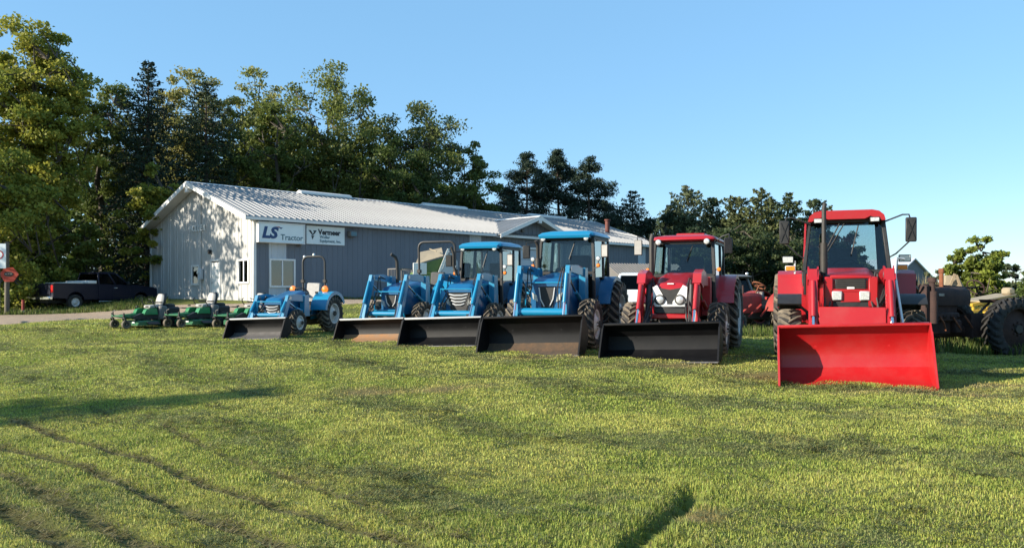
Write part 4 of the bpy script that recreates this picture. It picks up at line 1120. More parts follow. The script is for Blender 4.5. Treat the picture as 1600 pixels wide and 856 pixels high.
def cab(root, yb, ym, yr, yft, yrt, zb, zd, zt, wb, wt, mroof, frame='plastic', ov=.1, lamp_round=True, thick=.16, body=None):
    """yb windshield foot, ym middle pillar, yr rear foot; yft/yrt tops; zb windshield foot height, zd door foot height, zt glass top; half widths wb, wt"""
    mb = MB()
    for s in (-1, 1):
        pillar(mb, (s * wb, yb, zd - .05), (s * wb, yb, zb)); pillar(mb, (s * wb, yb, zb), (s * wt, yft, zt))
        pillar(mb, (s * wb, ym, zd + .25), (s * wt, (yft * .35 + yrt * .65), zt)); pillar(mb, (s * wb * .96, yr, zb - .1), (s * wt, yrt, zt))
        mb.beam((s * wt, yft, zt), (s * wt, yrt, zt), .07, .06); mb.beam((s * wb, yb, zd - .02), (s * wb, ym, zd + .22), .05, .06)
        mb.beam((s * wb, ym, zb - .12), (s * wb * .96, yr, zb - .1), .05, .06)
    mb.beam((-wt, yft, zt), (wt, yft, zt), .06, .07); mb.beam((-wt, yrt, zt), (wt, yrt, zt), .06, .07)
    mb.beam((-wb, yb, zb), (wb, yb, zb), .06, .06); mb.beam((-wb, yr, zb - .1), (wb, yr, zb - .1), .06, .06)
    fr = mb.build('cab_frame', frame, root)
    def lerp(a, b, t): return tuple(Vector(a).lerp(Vector(b), t))
    MB().pane([(-wb + .03, yb - .01, zb + .02), (wb - .03, yb - .01, zb + .02), (wt - .03, yft - .01, zt - .03), (-wt + .03, yft - .01, zt - .03)]).build('windshield', 'glass', root)
    yq = yft * .35 + yrt * .65
    for s in (-1, 1):
        x0, x1 = s * (wb + .01), s * (wt + .01)
        q = [(x0, yb + .04, zd + .02), (x0, ym - .04, zd + .26), (x1, yq - .04, zt - .03), (x1, yft + .05, zt - .03), (x0, yb + .04, zb)]
        d = MB().pane(q if s > 0 else q[::-1]).build('door', 'sideglass', root)
        MB().box((x0 + s * .02, ym - .12, zb - .12), (.05, .14, .05), b=.012).build('handle', 'plastic', d)
        q = [(x0, ym + .04, zb - .08), (s * (wb * .96 + .01), yr - .05, zb - .06), (x1, yrt - .05, zt - .03), (x1, yq + .04, zt - .03)]
        MB().pane(q if s > 0 else q[::-1]).build('quarter_window', 'sideglass', root)
    MB().pane([(-wb * .9, yr, zb - .06), (-wt + .04, yrt, zt - .04), (wt - .04, yrt, zt - .04), (wb * .9, yr, zb - .06)]).build('rear_window', 'glass', root)
    # roof: crowned slab with rounded corners
    def rrect(hx, y0, y1, z, r, n=4):
        P = []
        for cx, cy, a0 in ((hx - r, y0 + r, -90), (hx - r, y1 - r, 0), (-hx + r, y1 - r, 90), (-hx + r, y0 + r, 180)):
            for i in range(n + 1):
                a = R(a0 + 90 * i / n); P.append((cx + r * math.cos(a), cy + r * math.sin(a), z))
        return P
    hx, y0, y1 = wt + ov, yft - ov - .08, yrt + ov + .05
    z = zt + .02
    rf = MB().loft([rrect(hx - .05, y0 + .06, y1 - .05, z, .1), rrect(hx, y0, y1, z + .03, .12), rrect(hx, y0 + .005, y1, z + thick * .36, .13), rrect(hx - .06, y0 + .06, y1 - .05, z + thick * .66, .14), rrect(hx - .20, y0 + .30, y1 - .22, z + thick * .93, .14), rrect(hx - .34, y0 + .5, y1 - .4, z + thick, .14)]).build('cab_roof', mroof, root, angle=50)
    MB().box((0, (yft + yrt) / 2, zt + .005), (2 * wt - .1, yrt - yft - .1, .03)).build('headliner', 'seatdark', rf)
    # inside
    zf = zd - .05
    MB().box((0, (yb + yr) / 2 + .1, zf - .05), (2 * wb - .1, yr - yb - .05, .08)).build('cab_floor', 'dark', root)
    MB().box((0, yb + .12, (zf + zb) / 2 - .02), (2 * wb - .55, .12, zb - zf), b=.03).build('firewall', 'dark', root)
    d = MB().box((0, yb + .22, zb - .02), (.6, .28, .22), (R(-20), 0, 0), b=.04).build('dashboard', 'plastic', root)
    st = MB(); c = Vector((0, yb + .52, zb + .10)); nrm = Vector((0, .55, .83)).normalized(); u = Vector((1, 0, 0)); v = nrm.cross(u)
    rg = [c + (u * math.cos(t * math.pi / 9) + v * math.sin(t * math.pi / 9)) * .2 for t in range(19)]
    st.tube(rg, .016, 6, cap=False)
    for k in range(3): st.tube([c, c + (u * math.cos(R(90 + 120 * k)) + v * math.sin(R(90 + 120 * k))) * .2], .012, 5)
    st.tube([c, c - nrm * .35], .025, 7); st.build('steering_wheel', 'plastic', root)
    sx = MB().box((0, yb + 1.0, zb - .22), (.52, .5, .14), b=.05).build('seat', 'seatdark', root)
    MB().box((0, yb + 1.24, zb + .12), (.5, .13, .62), (R(-10), 0, 0), b=.05).build('backrest', 'seatdark', sx)
    MB().box((0, yb + 1.02, (zf + zb) / 2 - .2), (.36, .4, max(.1, zb - zf - .3)), b=.02).build('seat_pedestal', 'dark', sx)
    for s in (-1, 1): MB().box((s * (wb - .2), yr - .45, (zf + zb) / 2 - .05), (.3, .8, zb - zf - .1), b=.06).build('side_console', 'plastic', root)
    MB().tube([(wb * .3, yft + .0, zt - .06), (wb * .12, yb - .035, zb + .30)], .012, 5).build('wiper', 'plastic', root)
    return rf

def lamp_round(root, c, r=.05, m='lamp'):
    h = MB().lathe([(.001, .07), (r * .7, .06), (r * 1.12, .0), (r * 1.12, -.012), (r, -.014)], c, 'y', 14).build('work_lamp', 'plastic', root)
    MB().lathe([(r * 1.02, -.010), (r * .8, -.026), (.001, -.034)], c, 'y', 14).build('lens', m, h); return h

def lamp_box(root, c, w, h, m='lamp', d=.06, name='work_lamp', body='plastic'):
    b = MB().box(c, (w, d, h), b=.012).build(name, body, root)
    MB().box((c[0], c[1] - d / 2 - .004, c[2]), (w - .025, .01, h - .025), b=.003).build('lens', m, b); return b

def mirror(root, p0, c, w, h, facing_front='plastic', tilt=0., rings=None):
    """arm from p0 to head centre c"""
    c = Vector(c); p0 = Vector(p0)
    hd = MB().box(c, (w, .06, h), (0, 0, tilt), b=.028)
    # pressed cross ribs on the shell
    hd.beam((c.x - w * .35, c.y - .034, c.z - h * .4), (c.x + w * .35, c.y - .034, c.z + h * .4), .02, .012).beam((c.x + w * .35, c.y - .034, c.z - h * .4), (c.x - w * .35, c.y - .034, c.z + h * .4), .02, .012)
    o = hd.build('mirror', facing_front, root)
    MB().box(c + Vector((0, .034, 0)), (w - .03, .006, h - .03), (0, 0, tilt), b=.002).build('mirror_glass', 'mirror', o)
    MB().tube([p0, p0.lerp(c, .5) + Vector((0, -.02, .04)), c + Vector((-math.copysign(w * .3, c.x), .0, h * .42))] if rings is None else rings, .014, 6).build('mirror_arm', 'plastic', o)
    return o

def indicator(root, x, y, z, amber=True, stalk=None):
    if stalk: MB().tube(stalk, .014, 6).build('lamp_stalk', 'plastic', root)
    b = MB().lathe([(.001, .04), (.035, .035), (.045, .015), (.045, -.012)], (x, y, z), 'y', 14).build('turn_lamp', 'plastic', root)
    MB().lathe([(.042, -.010), (.032, -.022), (.001, -.028)], (x, y, z), 'y', 14).build('lens', 'amber', b)

def exhaust(root, pts, r, m='plastic', sleeve=None):
    o = MB().tube(pts, r, 10).build('exhaust_stack', m, root)
    if sleeve: MB().tube(sleeve, r * 1.6, 10).build('heat_shield', m, o)
    return o

def place(px, D, yaw, label, name='loader_tractor', group='loader tractors parked in a row on the lawn', span=3.9, dz=0.):
    x = (px - CX) * D / F
    by, bx = math.cos(R(yaw)), math.sin(R(yaw))
    z0 = float(gz0(x, D)); z1 = float(gz0(x + bx * span, D + by * span))
    xl = Vector((x - by * .8 + bx * 2, 0, 0)); 
    return thing(name, label, 'tractor', (x, D, z0 + dz), (math.atan2(z1 - z0, span), 0, -R(yaw)), group)

def rear_hitch(root, yr, z):
    MB().tube([(-.3, yr + .45, z), (-.32, yr + 1.0, z - .12)], .03).tube([(.3, yr + .45, z), (.32, yr + 1.0, z - .12)], .03).build('lift_links', 'dark', root)

# ------------------------------------------------------------------ the six loader tractors
def red_big():
    t = place(1338, 11.75, 19.5, 'big bright red cab tractor with a red bucket at the right of the row', span=4.2)
    bucket(t, 2.08, .90, .84, .54, 'redbucket')
    yf, yr = 1.95, 4.15
    chassis(t, yf, yr, .50, .80, .80, .95, .55, 1.02, .24)
    hood(t, [(1.52, .37, .98, 1.53, .12), (1.60, .40, .95, 1.58, .14), (2.2, .42, .95, 1.64, .15), (2.95, .45, 1.0, 1.72, .16)], 'red')
    # front bezel with grille and square head lamps
    MB().box((0, 1.505, 1.475), (.46, .04, .19), b=.03).build('grille', 'plastic', t)
    for k in range(6): MB().box((0, 1.478, 1.405 + k * .028), (.41, .012, .012)).build('grille_bar', 'dark', t)
    MB().box((.0, 1.474, 1.41), (.11, .012, .03), b=.003).build('badge', 'decal', t)
    bz = MB(); bz.box((-.33, 1.50, 1.35), (.14, .07, .48), b=.02).box((.33, 1.50, 1.35), (.14, .07, .48), b=.02).box((0, 1.50, 1.585), (.62, .07, .05), b=.015).box((0, 1.505, 1.37), (.62, .06, .045), b=.01).box((0, 1.51, 1.27), (.30, .05, .18), b=.01)
    bz.build('front_bezel', 'red', t)
    for s in (-1, 1): lamp_box(t, (s * .205, 1.485, 1.285), .155, .15, name='headlight', body='silver')
    MB().box((0, 1.52, 1.13), (.66, .06, .13), b=.02).build('lower_grille', 'plastic', t)
    # loader: front arm nearly upright, wide torque plate between the arms
    def cross():
        MB().box((0, 1.12, .975), (.98, .05, .30), (R(-12), 0, 0), b=.012).build('torque_plate', 'redbucket', t)
        MB().box((0, 1.09, .81), (.98, .12, .05), b=.01).build('torque_plate_lip', 'redbucket', t)
    loader(t, 1.13, (.98, .42), (1.50, 1.62), (2.85, 1.52), .125, 'red', .75, cross, armw=[.13, .19, .24, .22, .16])
    for s in (-1, 1):
        x = s * .565
        MB().prism([(1.36, 1.55), (1.47, 1.74), (1.62, 1.76), (1.68, 1.6), (1.55, 1.45)], x - .085, x - .06).prism([(1.36, 1.55), (1.47, 1.74), (1.62, 1.76), (1.68, 1.6), (1.55, 1.45)], x + .06, x + .085).build('knee_plate', 'red', t)
        MB().beam((x, 1.02, .48), (x, 1.44, 1.55), .14, .05, (0, 1, 0), b=.012).build('arm_face', 'red', t)
        MB().box((x - s * .0, .96, .40), (.16, .16, .2), b=.02).build('quick_hitch', 'red', t)
        MB().prism([(1.62, 1.0), (1.80, 1.0), (1.80, .8), (1.62, .8)], x - .07, x + .07).build('side_bracket', 'red', t)
        MB().box((s * .50, 1.70, .98), (.10, .12, .42), b=.02).build('side_filter', 'red', t)
    for k, (x, dy) in enumerate([(.40, 0), (.44, .05), (.47, .1), (.43, -.05)]):
        MB().tube([(x + .12, 1.62, 1.50), (x + .06, 1.50 + dy, 1.30), (x - .04 - .02 * k, 1.42, 1.02), (x + .10, 1.36, .9)], .014, 6).build('hose', 'plastic', t)
    MB().tube([(.78, 1.55, 1.86), (.66, 1.5, 1.88), (.64, 1.42, 1.6), (.72, 1.25, .95), (.80, 1.1, .45)], .02, 7).build('hose_guide', 'silver', t)
    exhaust(t, [(-.39, 2.0, 1.45), (-.39, 2.0, 2.72), (-.375, 2.04, 2.80)], .036, 'dark', [(-.39, 2.0, 1.6), (-.39, 2.0, 2.15)])
    # cab
    rf = cab(t, 2.95, 3.95, 4.55, 3.12, 4.42, 1.66, 1.12, 2.56, .70, .605, 'red', ov=.0, thick=.17)
    for s in (-1, 1):
        lamp_box(t, (s * .46, 2.93, 2.56), .16, .09)
        if s < 0: MB().beam((s * .735, 2.93, 1.1), (s * .675, 3.1, 2.54), .03, .10, (0, 1, 0)).build('door_edge', 'red', t)
    vp = [(-.635, 2.55), (-.61, 2.64), (-.53, 2.71), (-.42, 2.735), (.42, 2.735), (.53, 2.71), (.61, 2.64), (.635, 2.55), (.58, 2.545), (.39, 2.625), (.30, 2.58), (-.30, 2.58), (-.39, 2.625), (-.58, 2.545)]
    MB().prismy(vp, 2.92, 3.12).build('roof_visor', 'red', rf, angle=50)
    # rear fenders: flat topped, slanted outer face
    for s in (-1, 1):
        f = MB(); f.prism([(3.55, .95), (3.25, 1.0), (3.35, 1.55), (3.6, 1.66), (4.75, 1.66), (4.9, 1.3), (4.7, 1.58), (3.7, 1.58)], s * .74, s * 1.16)
        f.add([(s * .74, 3.30, 1.10), (s * .98, 3.30, 1.10), (s * 1.17, 3.36, 1.60), (s * .74, 3.36, 1.62), (s * .74, 3.33, 1.10), (s * .98, 3.33, 1.10), (s * 1.17, 3.39, 1.60), (s * .74, 3.39, 1.62)], [(0, 1, 2, 3), (4, 7, 6, 5), (0, 4, 5, 1), (1, 5, 6, 2), (2, 6, 7, 3), (3, 7, 4, 0)])
        f.build('rear_fender', 'red', t)
        lamp_box(t, (s * .98, 3.34, 1.88), .20, .13)
        lamp_box(t, (s * .94, 3.33, 1.72), .18, .10, 'amber', name='turn_lamp', body='silver')
        MB().tube([(s * .86, 3.36, 1.62), (s * .86, 3.36, 1.86)], .016).build('lamp_stalk', 'silver', t)
        # front mudguard in black plastic
        f = MB(); fender_arc(f, s * .74, s * 1.12, (yf, .67), .63, 40, -55, .025, .05); f.build('front_fender', 'plastic', t)
        MB().tube([(s * .55, yf, .6), (s * .66, yf, 1.0), (s * .8, yf, 1.12)], .025, 6).build('fender_bracket', 'dark', t)
        wheel(t, s * .93, yf, .53, .38, .32, 20)
        wheel(t, s * 1.02, yr, .82, .44, .48, 22)
        mirror(t, (s * .66, 3.0, 2.42), (s * 1.035, 2.95, 2.37), .175, .42, 'plastic', 0, [(s * .62, 3.0, 2.52), (s * .90, 2.95, 2.63), (s * 1.0, 2.95, 2.63), (s * 1.035, 2.96, 2.52)])
        MB().tube([(s * .70, 2.98, 1.9), (s * .8, 2.95, 1.96), (s * 1.02, 2.95, 2.18)], .013, 6).build('mirror_brace', 'plastic', t)
    MB().tube([(-.10, 3.05, 2.52), (-.36, 3.0, 1.98)], .012, 5).tube([(-.02, 3.05, 2.52), (-.30, 2.99, 2.02)], .01, 5).build('wiper', 'plastic', t)
    MB().box((-.74, 2.9, 1.0), (.2, .34, .5), b=.03).build('battery_box', 'red', t)
    rear_hitch(t, yr, .7)

def red_mid():
    t = place(1026, 14.5, 21, 'red cab tractor with white headlight mask and a black bucket')
    bucket(t, 2.10, .68, .74, .46, 'black')
    yf, yr = 1.95, 3.95
    chassis(t, yf, yr, .48, .74, .72, .85, .5, .95, .22)
    hood(t, [(1.36, .30, .78, 1.30, .14), (1.44, .355, .72, 1.40, .18), (1.62, .385, .7, 1.44, .2), (2.2, .42, .7, 1.56, .2), (2.85, .46, .78, 1.62, .2)], 'red')
    # headlight mask: white wings round the lamps with a black wedge between
    for s in (-1, 1):
        P = [(s * .055, .90), (s * .055, .96), (s * .12, 1.06), (s * .25, 1.28), (s * .33, 1.24), (s * .315, .90)]
        mk = MB().prismy([(x, z + .08) for x, z in P], 1.318, 1.45).build('headlight_mask', 'decal', t)
        h = MB().lathe([(.10, .02), (.10, -.016), (.075, -.022)], (s * .19, 1.315, 1.08), 'y', 18).build('headlight', 'dark', t)
        MB().lathe([(.076, -.014), (.05, -.03), (.001, -.036)], (s * .19, 1.315, 1.08), 'y', 16).build('lens', 'lamp', h)
    MB().prismy([(-.045, .99), (-.06, 1.05), (-.225, 1.31), (0, 1.27), (.225, 1.31), (.06, 1.05), (.045, .99)], 1.328, 1.42).build('grille', 'plastic', t)
    MB().box((0, 1.335, .965), (.60, .05, .05), b=.01).build('mask_bar', 'silver', t)
    MB().box((0, 1.36, .87), (.6, .08, .13), b=.02).build('lower_grille', 'plastic', t)
    MB().box((0, 1.36, .76), (.72, .08, .10), b=.02).build('bumper', 'red', t)
    MB().box((0, 1.405, 1.385), (.12, .03, .02)).build('badge', 'decal', t)
    def cross():
        MB().tube([(-.52, 1.02, .52), (.52, 1.02, .52)], .055, 10).build('cross_tube', 'dark', t)
    loader(t, 1.06, (.86, .40), (1.32, 1.46), (2.55, 1.42), .10, 'red', .75, cross, armw=[.12, .17, .22, .22, .16])
    for s in (-1, 1):
        x = s * .53
        MB().prism([(1.18, 1.40), (1.25, 1.58), (1.52, 1.66), (1.9, 1.60), (1.9, 1.42), (1.5, 1.30)], x - .08, x + .08).build('knee_plate', 'deepred' if s < 0 else 'red', t)
        MB().beam((x + s * .02, 1.0, .42), (x + s * .02, 1.08, .74), .13, .10, (0, 1, 0), b=.02).build('arm_foot', 'red', t)
        MB().tube([(x - s * .12, 1.1, .42), (x - s * .12, 1.36, 1.36)], .05, 10).build('bucket_cylinder', 'plastic', t)
        for k in range(3): MB().tube([(x - s * (.1 + .05 * k), 1.5, 1.4), (x - s * (.14 + .03 * k), 1.3, 1.1), (x - s * (.08 + .06 * k), 1.16, .75), (x - s * .1, 1.05, .5)], .015, 6).build('hose', 'plastic', t)
    exhaust(t, [(-.56, 2.35, 1.2), (-.56, 2.35, 2.30), (-.54, 2.38, 2.40)], .05, 'dark')
    rf = cab(t, 2.88, 3.9, 4.7, 2.98, 4.65, 1.56, 1.0, 2.26, .64, .60, 'red', ov=.08, thick=.15)
    MB().box((.08, 3.7, 2.44), (.6, .7, .06), b=.02).build('roof_hatch', 'red', rf)
    for s in (-1, 1):
        lamp_round(t, (s * .50, 2.80, 2.26), .06)
        f = MB(); fender_arc(f, s * .60, s * 1.0, (yr, .76), .82, 74, -55, .022, .06); f.prism([(3.25, .75), (3.3, 1.2), (3.75, 1.52), (4.4, 1.5), (4.4, .9)], s * .60, s * .63); f.build('rear_fender', 'deepred', t)
        wheel(t, s * .84, yf, .52, .34, .31, 20)
        wheel(t, s * .86, yr, .76, .40, .47, 22, dish=.15)
        indicator(t, s * .74, 2.86, 1.68)
        MB().tube([(s * .64, 2.9, 1.68), (s * .74, 2.87, 1.68)], .012).build('lamp_stalk', 'plastic', t)
        m = MB().box((s * .93, 2.80, 2.16), (.17, .05, .32), (0, 0, s * .5 if s > 0 else 0), b=.02).build('mirror', 'plastic', t)
        MB().box((s * .93, 2.768, 2.16), (.15, .008, .30), (0, 0, s * .5 if s > 0 else 0), b=.003).build('mirror_glass', 'seat' if s < 0 else 'plastic', m)
        MB().tube([(s * .64, 2.95, 2.24), (s * .80, 2.88, 2.36), (s * .95, 2.80, 2.40), (s * .95, 2.80, 2.3)], .014, 6).build('mirror_arm', 'plastic', m)
        MB().box((s * .70, 3.2, .62), (.25, .4, .05), b=.01).box((s * .70, 3.2, .40), (.25, .36, .05), b=.01).build('step', 'plastic', t)
    rear_hitch(t, yr, .7)

def blue_tractor(px, D, yaw, label, W_, bH, dep, edge, floor, yf, yr, rf, rr_, tf, tr, hs, grille, sp, pin, knee, piv, pz, crossz, cabp=None, rops=None, exh=None, wf=(.30, 18), wr=(.38, 22), posts=True, rimr=.58):
    t = place(px, D, yaw, label, span=yr)
    bucket(t, W_, bH, dep, dep * .62, 'black', floor, edge)
    chassis(t, yf, yr, rf * .96, rr_ * .96, tf - .1, tr - .06, rf * .9, rf * 1.75, .19)
    hood(t, hs, 'navy')
    yh, hwh, z0h, z1h, _ = hs[0]
    if grille == 'slats':       # swept grille with pale bars and lamps each side
        MB().prismy([(-hwh * .9, z1h - .10), (hwh * .9, z1h - .10), (hwh * .55, z0h + .08), (-hwh * .55, z0h + .08)], yh - .03, yh + .05).build('grille', 'plastic', t)
        for k in range(4):
            w = hwh * (.72 - .09 * k); z = z1h - .16 - .075 * k
            MB().tube([(-w, yh - .035, z + .02), (-w * .4, yh - .055, z - .012), (w * .4, yh - .055, z - .012), (w, yh - .035, z + .02)], .016, 6).build('grille_bar', 'silver', t)
    else:
        MB().prismy([(-hwh * .55, z1h - .10), (hwh * .55, z1h - .10), (hwh * .34, z0h + .16), (-hwh * .34, z0h + .16)], yh - .025, yh + .05).build('grille', 'plastic', t)
        for s in (-1, 1):
            MB().tube([(s * hwh * .50, yh - .035, z1h - .12), (s * hwh * .40, yh - .045, (z0h + z1h) / 2), (s * hwh * .16, yh - .04, z0h + .2)], .014, 6).build('grille_bar', 'silver', t)
    for s in (-1, 1): MB().prismy([(s * hwh * .98, z1h - .22), (s * hwh * .66, z1h - .28), (s * hwh * .58, z1h - .42), (s * hwh * .9, z1h - .36)], yh - .03, yh + .05).build('headlight', 'lamp', t)
    def cross():
        MB().tube([(-sp / 2, crossz[0], crossz[1]), (sp / 2, crossz[0], crossz[1])], crossz[2], 14).build('cross_tube', 'blue', t)
        gy, gz_ = yh - .16, z1h - .02           # brush guard ahead of the grille
        g_ = MB(); w = sp / 2 - .10
        g_.tube([(-w, gy + .1, z0h - .1), (-w, gy, z0h + .1), (-w, gy, gz_), (w, gy, gz_), (w, gy, z0h + .1), (w, gy + .1, z0h - .1)], .022, 7).tube([(-w, gy, z0h + .1), (w, gy, z0h + .1)], .018, 6)
        g_.build('brush_guard', 'blue', t)
    loader(t, sp, pin, knee, piv, .085, 'blue', pz, cross, armw=[.11, .15, .18, .19, .15])
    if exh: exhaust(t, exh[0], exh[1], 'dark', exh[2] if len(exh) > 2 else None)
    for s in (-1, 1):
        wheel(t, s * tf, yf, rf, wf[0], rf * rimr, wf[1], steer=0)
        wheel(t, s * tr, yr, rr_, wr[0], rr_ * rimr, wr[1], dish=.18)
        f = MB()
        if cabp:
            fender_arc(f, s * (cabp[8] - .02), s * (tr + wr[0] / 2 - .15), (yr, rr_), rr_ + .10, 76, -50, .022, .07)
            f.prism([(yr - rr_ - .08, rr_ - .1), (yr - rr_ * .75, rr_ * 1.6), (yr, rr_ * 2.06), (yr + .5, rr_ * 1.9), (yr + .5, rr_)], s * (cabp[8] - .03), s * cabp[8])
        else:
            fender_arc(f, s * .30, s * (tr + wr[0] / 2 + .02), (yr, rr_), rr_ + .09, 80, -62, .022, .08)
            f.prism([(yr - rr_ - .04, rr_ * .7), (yr - rr_ * .75, rr_ * 1.5), (yr - .2, rr_ * 2.06), (yr + .6, rr_ * 1.9), (yr + .5, rr_ * .8)], s * .28, s * .30)
        f.build('rear_fender', 'blue' if cabp is None else 'navy', t)
    if cabp:
        rf_ = cab(t, *cabp, 'blue', ov=.07, thick=.17)
        yb, wb, wt, yft, zb, zt = cabp[0], cabp[8], cabp[9], cabp[3], cabp[5], cabp[7]
        MB().prism([(yft - .24, zt + .0), (yft - .26, zt + .05), (yft - .1, zt + .11), (yft, zt + .0)], -wt + .02, wt - .02).build('roof_brow', 'blue', rf_)
        for s in (-1, 1):
            lamp_round(t, (s * (wt - .10), yft - .2, zt - .01), .06)
            st = [(s * wb, yb - .02, zb + .1), (s * (wb + .1), yb - .05, zb + .12), (s * (wb + .12), yb - .06, zb + .3)]
            MB().tube(st, .013, 6).build('lamp_stalk', 'plastic', t)
            indicator(t, s * (wb + .12), yb - .08, zb + .16, False)
            lamp_round(t, (s * (wb + .12), yb - .08, zb + .31), .05)
            c = (s * (wb + .27), yb - .1, zt - .30)
            m = MB().box(c, (.17, .05, .30), (0, 0, s * -.15), b=.02).build('mirror', 'plastic', t)
            MB().box((c[0], c[1] - .03, c[2]), (.13, .006, .25), (0, 0, s * -.15), b=.002).build('mirror_back', 'seat' if s > 0 else 'plastic', m)
            MB().tube([(s * wt, yft, zt - .06), (s * (wb + .15), yb - .08, zt - .08), (s * (wb + .27), yb - .1, zt - .10), (s * (wb + .27), yb - .1, zt - .3)], .012, 6).build('mirror_arm', 'plastic', m)
            MB().box((s * (wb + .08), yb + .35, rf * .95), (.24, .4, .04), b=.01).box((s * (wb + .08), yb + .35, rf * .5), (.24, .36, .04), b=.01).build('step', 'plastic', t)
    if rops:
        y, wd, zt, r, zb, fold = rops
        P = [(-wd, y, zb), (-wd, y, zt - .16)] + [(-wd + .16 - .16 * math.cos(R(a)), y, zt - .16 + .16 * math.sin(R(a))) for a in (30, 60, 90)] + [(wd - .16 + .16 * math.sin(R(a)), y, zt - .16 + .16 * math.cos(R(a))) for a in (0, 30, 60)] + [(wd, y, zt - .16), (wd, y, zb)]
        rb = MB().tube(P, r, 8).build('roll_bar', 'plastic', t)
        for s in (-1, 1):
            MB().box((s * wd, y, zb + fold), (r * 3.2, r * 3.4, .10), b=.01).build('hinge_block', 'dark', rb)
            MB().tube([(s * wd, y + .03, zb + fold - .3), (s * wd, y + .05, zb + fold + .05)], .02).build('lock_strut', 'silver', rb)
        return t, rb
    return t, None

def blue_tractors():
    # the large cab tractor
    blue_tractor(822, 15.8, 19.5, 'largest blue cab tractor with black bucket full of brown mud stains', 2.06, .75, .74, 'dark', 'dirtblk', 1.9, 3.95, .54, .72, .80, .88,
                 [(1.42, .34, .70, 1.42, .10), (1.5, .38, .66, 1.48, .12), (2.1, .40, .66, 1.56, .14), (2.9, .44, .72, 1.64, .16)], 'vee', 1.04, (.86, .42), (1.20, 1.69), (2.40, 1.62), .8, (.98, .80, .085),
                 cabp=(2.88, 3.75, 4.4, 2.95, 4.4, 1.62, 1.0, 2.40, .64, .60), exh=([(-.58, 2.6, 1.2), (-.58, 2.6, 2.22), (-.60, 2.52, 2.34)], .04, [(-.58, 2.6, 1.5), (-.58, 2.6, 1.95)]), wf=(.34, 18), wr=(.42, 22))
    # the smaller cab tractor
    blue_tractor(681, 18.2, 20, 'smaller blue cab tractor with silver grille slats, second from the largest', 1.90, .62, .62, 'light', None, 1.85, 3.75, .46, .66, .70, .78,
                 [(1.30, .34, .62, 1.26, .12), (1.4, .38, .60, 1.36, .14), (2.0, .39, .60, 1.42, .14), (2.7, .41, .66, 1.46, .15)], 'slats', 1.00, (.80, .34), (1.40, 1.53), (2.25, 1.46), .7, (.98, .67, .07),
                 cabp=(2.68, 3.5, 4.1, 2.74, 4.1, 1.46, .85, 2.24, .56, .53), exh=([(-.56, 2.5, 1.1), (-.56, 2.5, 1.5), (-.62, 2.4, 1.8), (-.62, 2.4, 2.1), (-.66, 2.35, 2.28)], .035), wf=(.30, 18), wr=(.38, 22))
    # the open station utility tractor
    t, rb = blue_tractor(570, 20.0, 20, 'open blue tractor with tall black roll bar and rusty bucket floor', 1.80, .56, .58, 'light', 'rustfloor', 1.85, 3.8, .46, .66, .68, .76,
                 [(1.40, .30, .60, 1.20, .12), (1.5, .34, .58, 1.30, .14), (2.1, .36, .58, 1.38, .14), (2.75, .38, .62, 1.44, .15)], 'vee', 1.02, (.78, .34), (1.30, 1.55), (2.35, 1.46), .7, (.98, .63, .065),
                 rops=(4.2, .58, 2.52, .035, 1.05, .62), exh=([(-.32, 2.35, 1.3), (-.32, 2.35, 1.95), (-.34, 2.3, 2.08), (-.42, 2.2, 2.16)], .045))
    open_station(t, 2.85, 4.0, 1.36, 1.15, 'seatdark')
    # the compact tractor
    t, rb = blue_tractor(392.5, 21.0, 16, 'small compact blue tractor with open seat, roll bar and orange lamps', 1.66, .52, .50, 'light', 'greyfloor', 1.40, 3.05, .36, .54, .50, .60,
                 [(1.0, .26, .50, .94, .12), (1.08, .30, .48, 1.02, .16), (1.6, .32, .48, 1.10, .16), (2.15, .34, .52, 1.20, .16)], 'slats', .92, (.66, .28), (1.02, 1.02), (1.85, .98), .5, (.80, .57, .055),
                 rops=(3.2, .36, 2.18, .032, .80, .66), wf=(.22, 16), wr=(.34, 20), rimr=.54)
    open_station(t, 2.2, 2.95, 1.12, .92, 'seat')
    for s in (-1, 1):
        lamp_o = MB().lathe([(.001, .05), (.10, .03), (.115, 0), (.10, -.03), (.001, -.05)], (s * .52, 2.92, 1.22), 'y', 16).build('turn_lamp', 'amber', t)
        MB().tube([(s * .46, 2.95, 1.06), (s * .52, 2.93, 1.16)], .015).build('lamp_stalk', 'plastic', t)
    for x in (0., -.31): MB().ball((x, 3.2, 2.235 if x == 0 else 2.18), .04, 8).build('beacon', 'decal', rb)

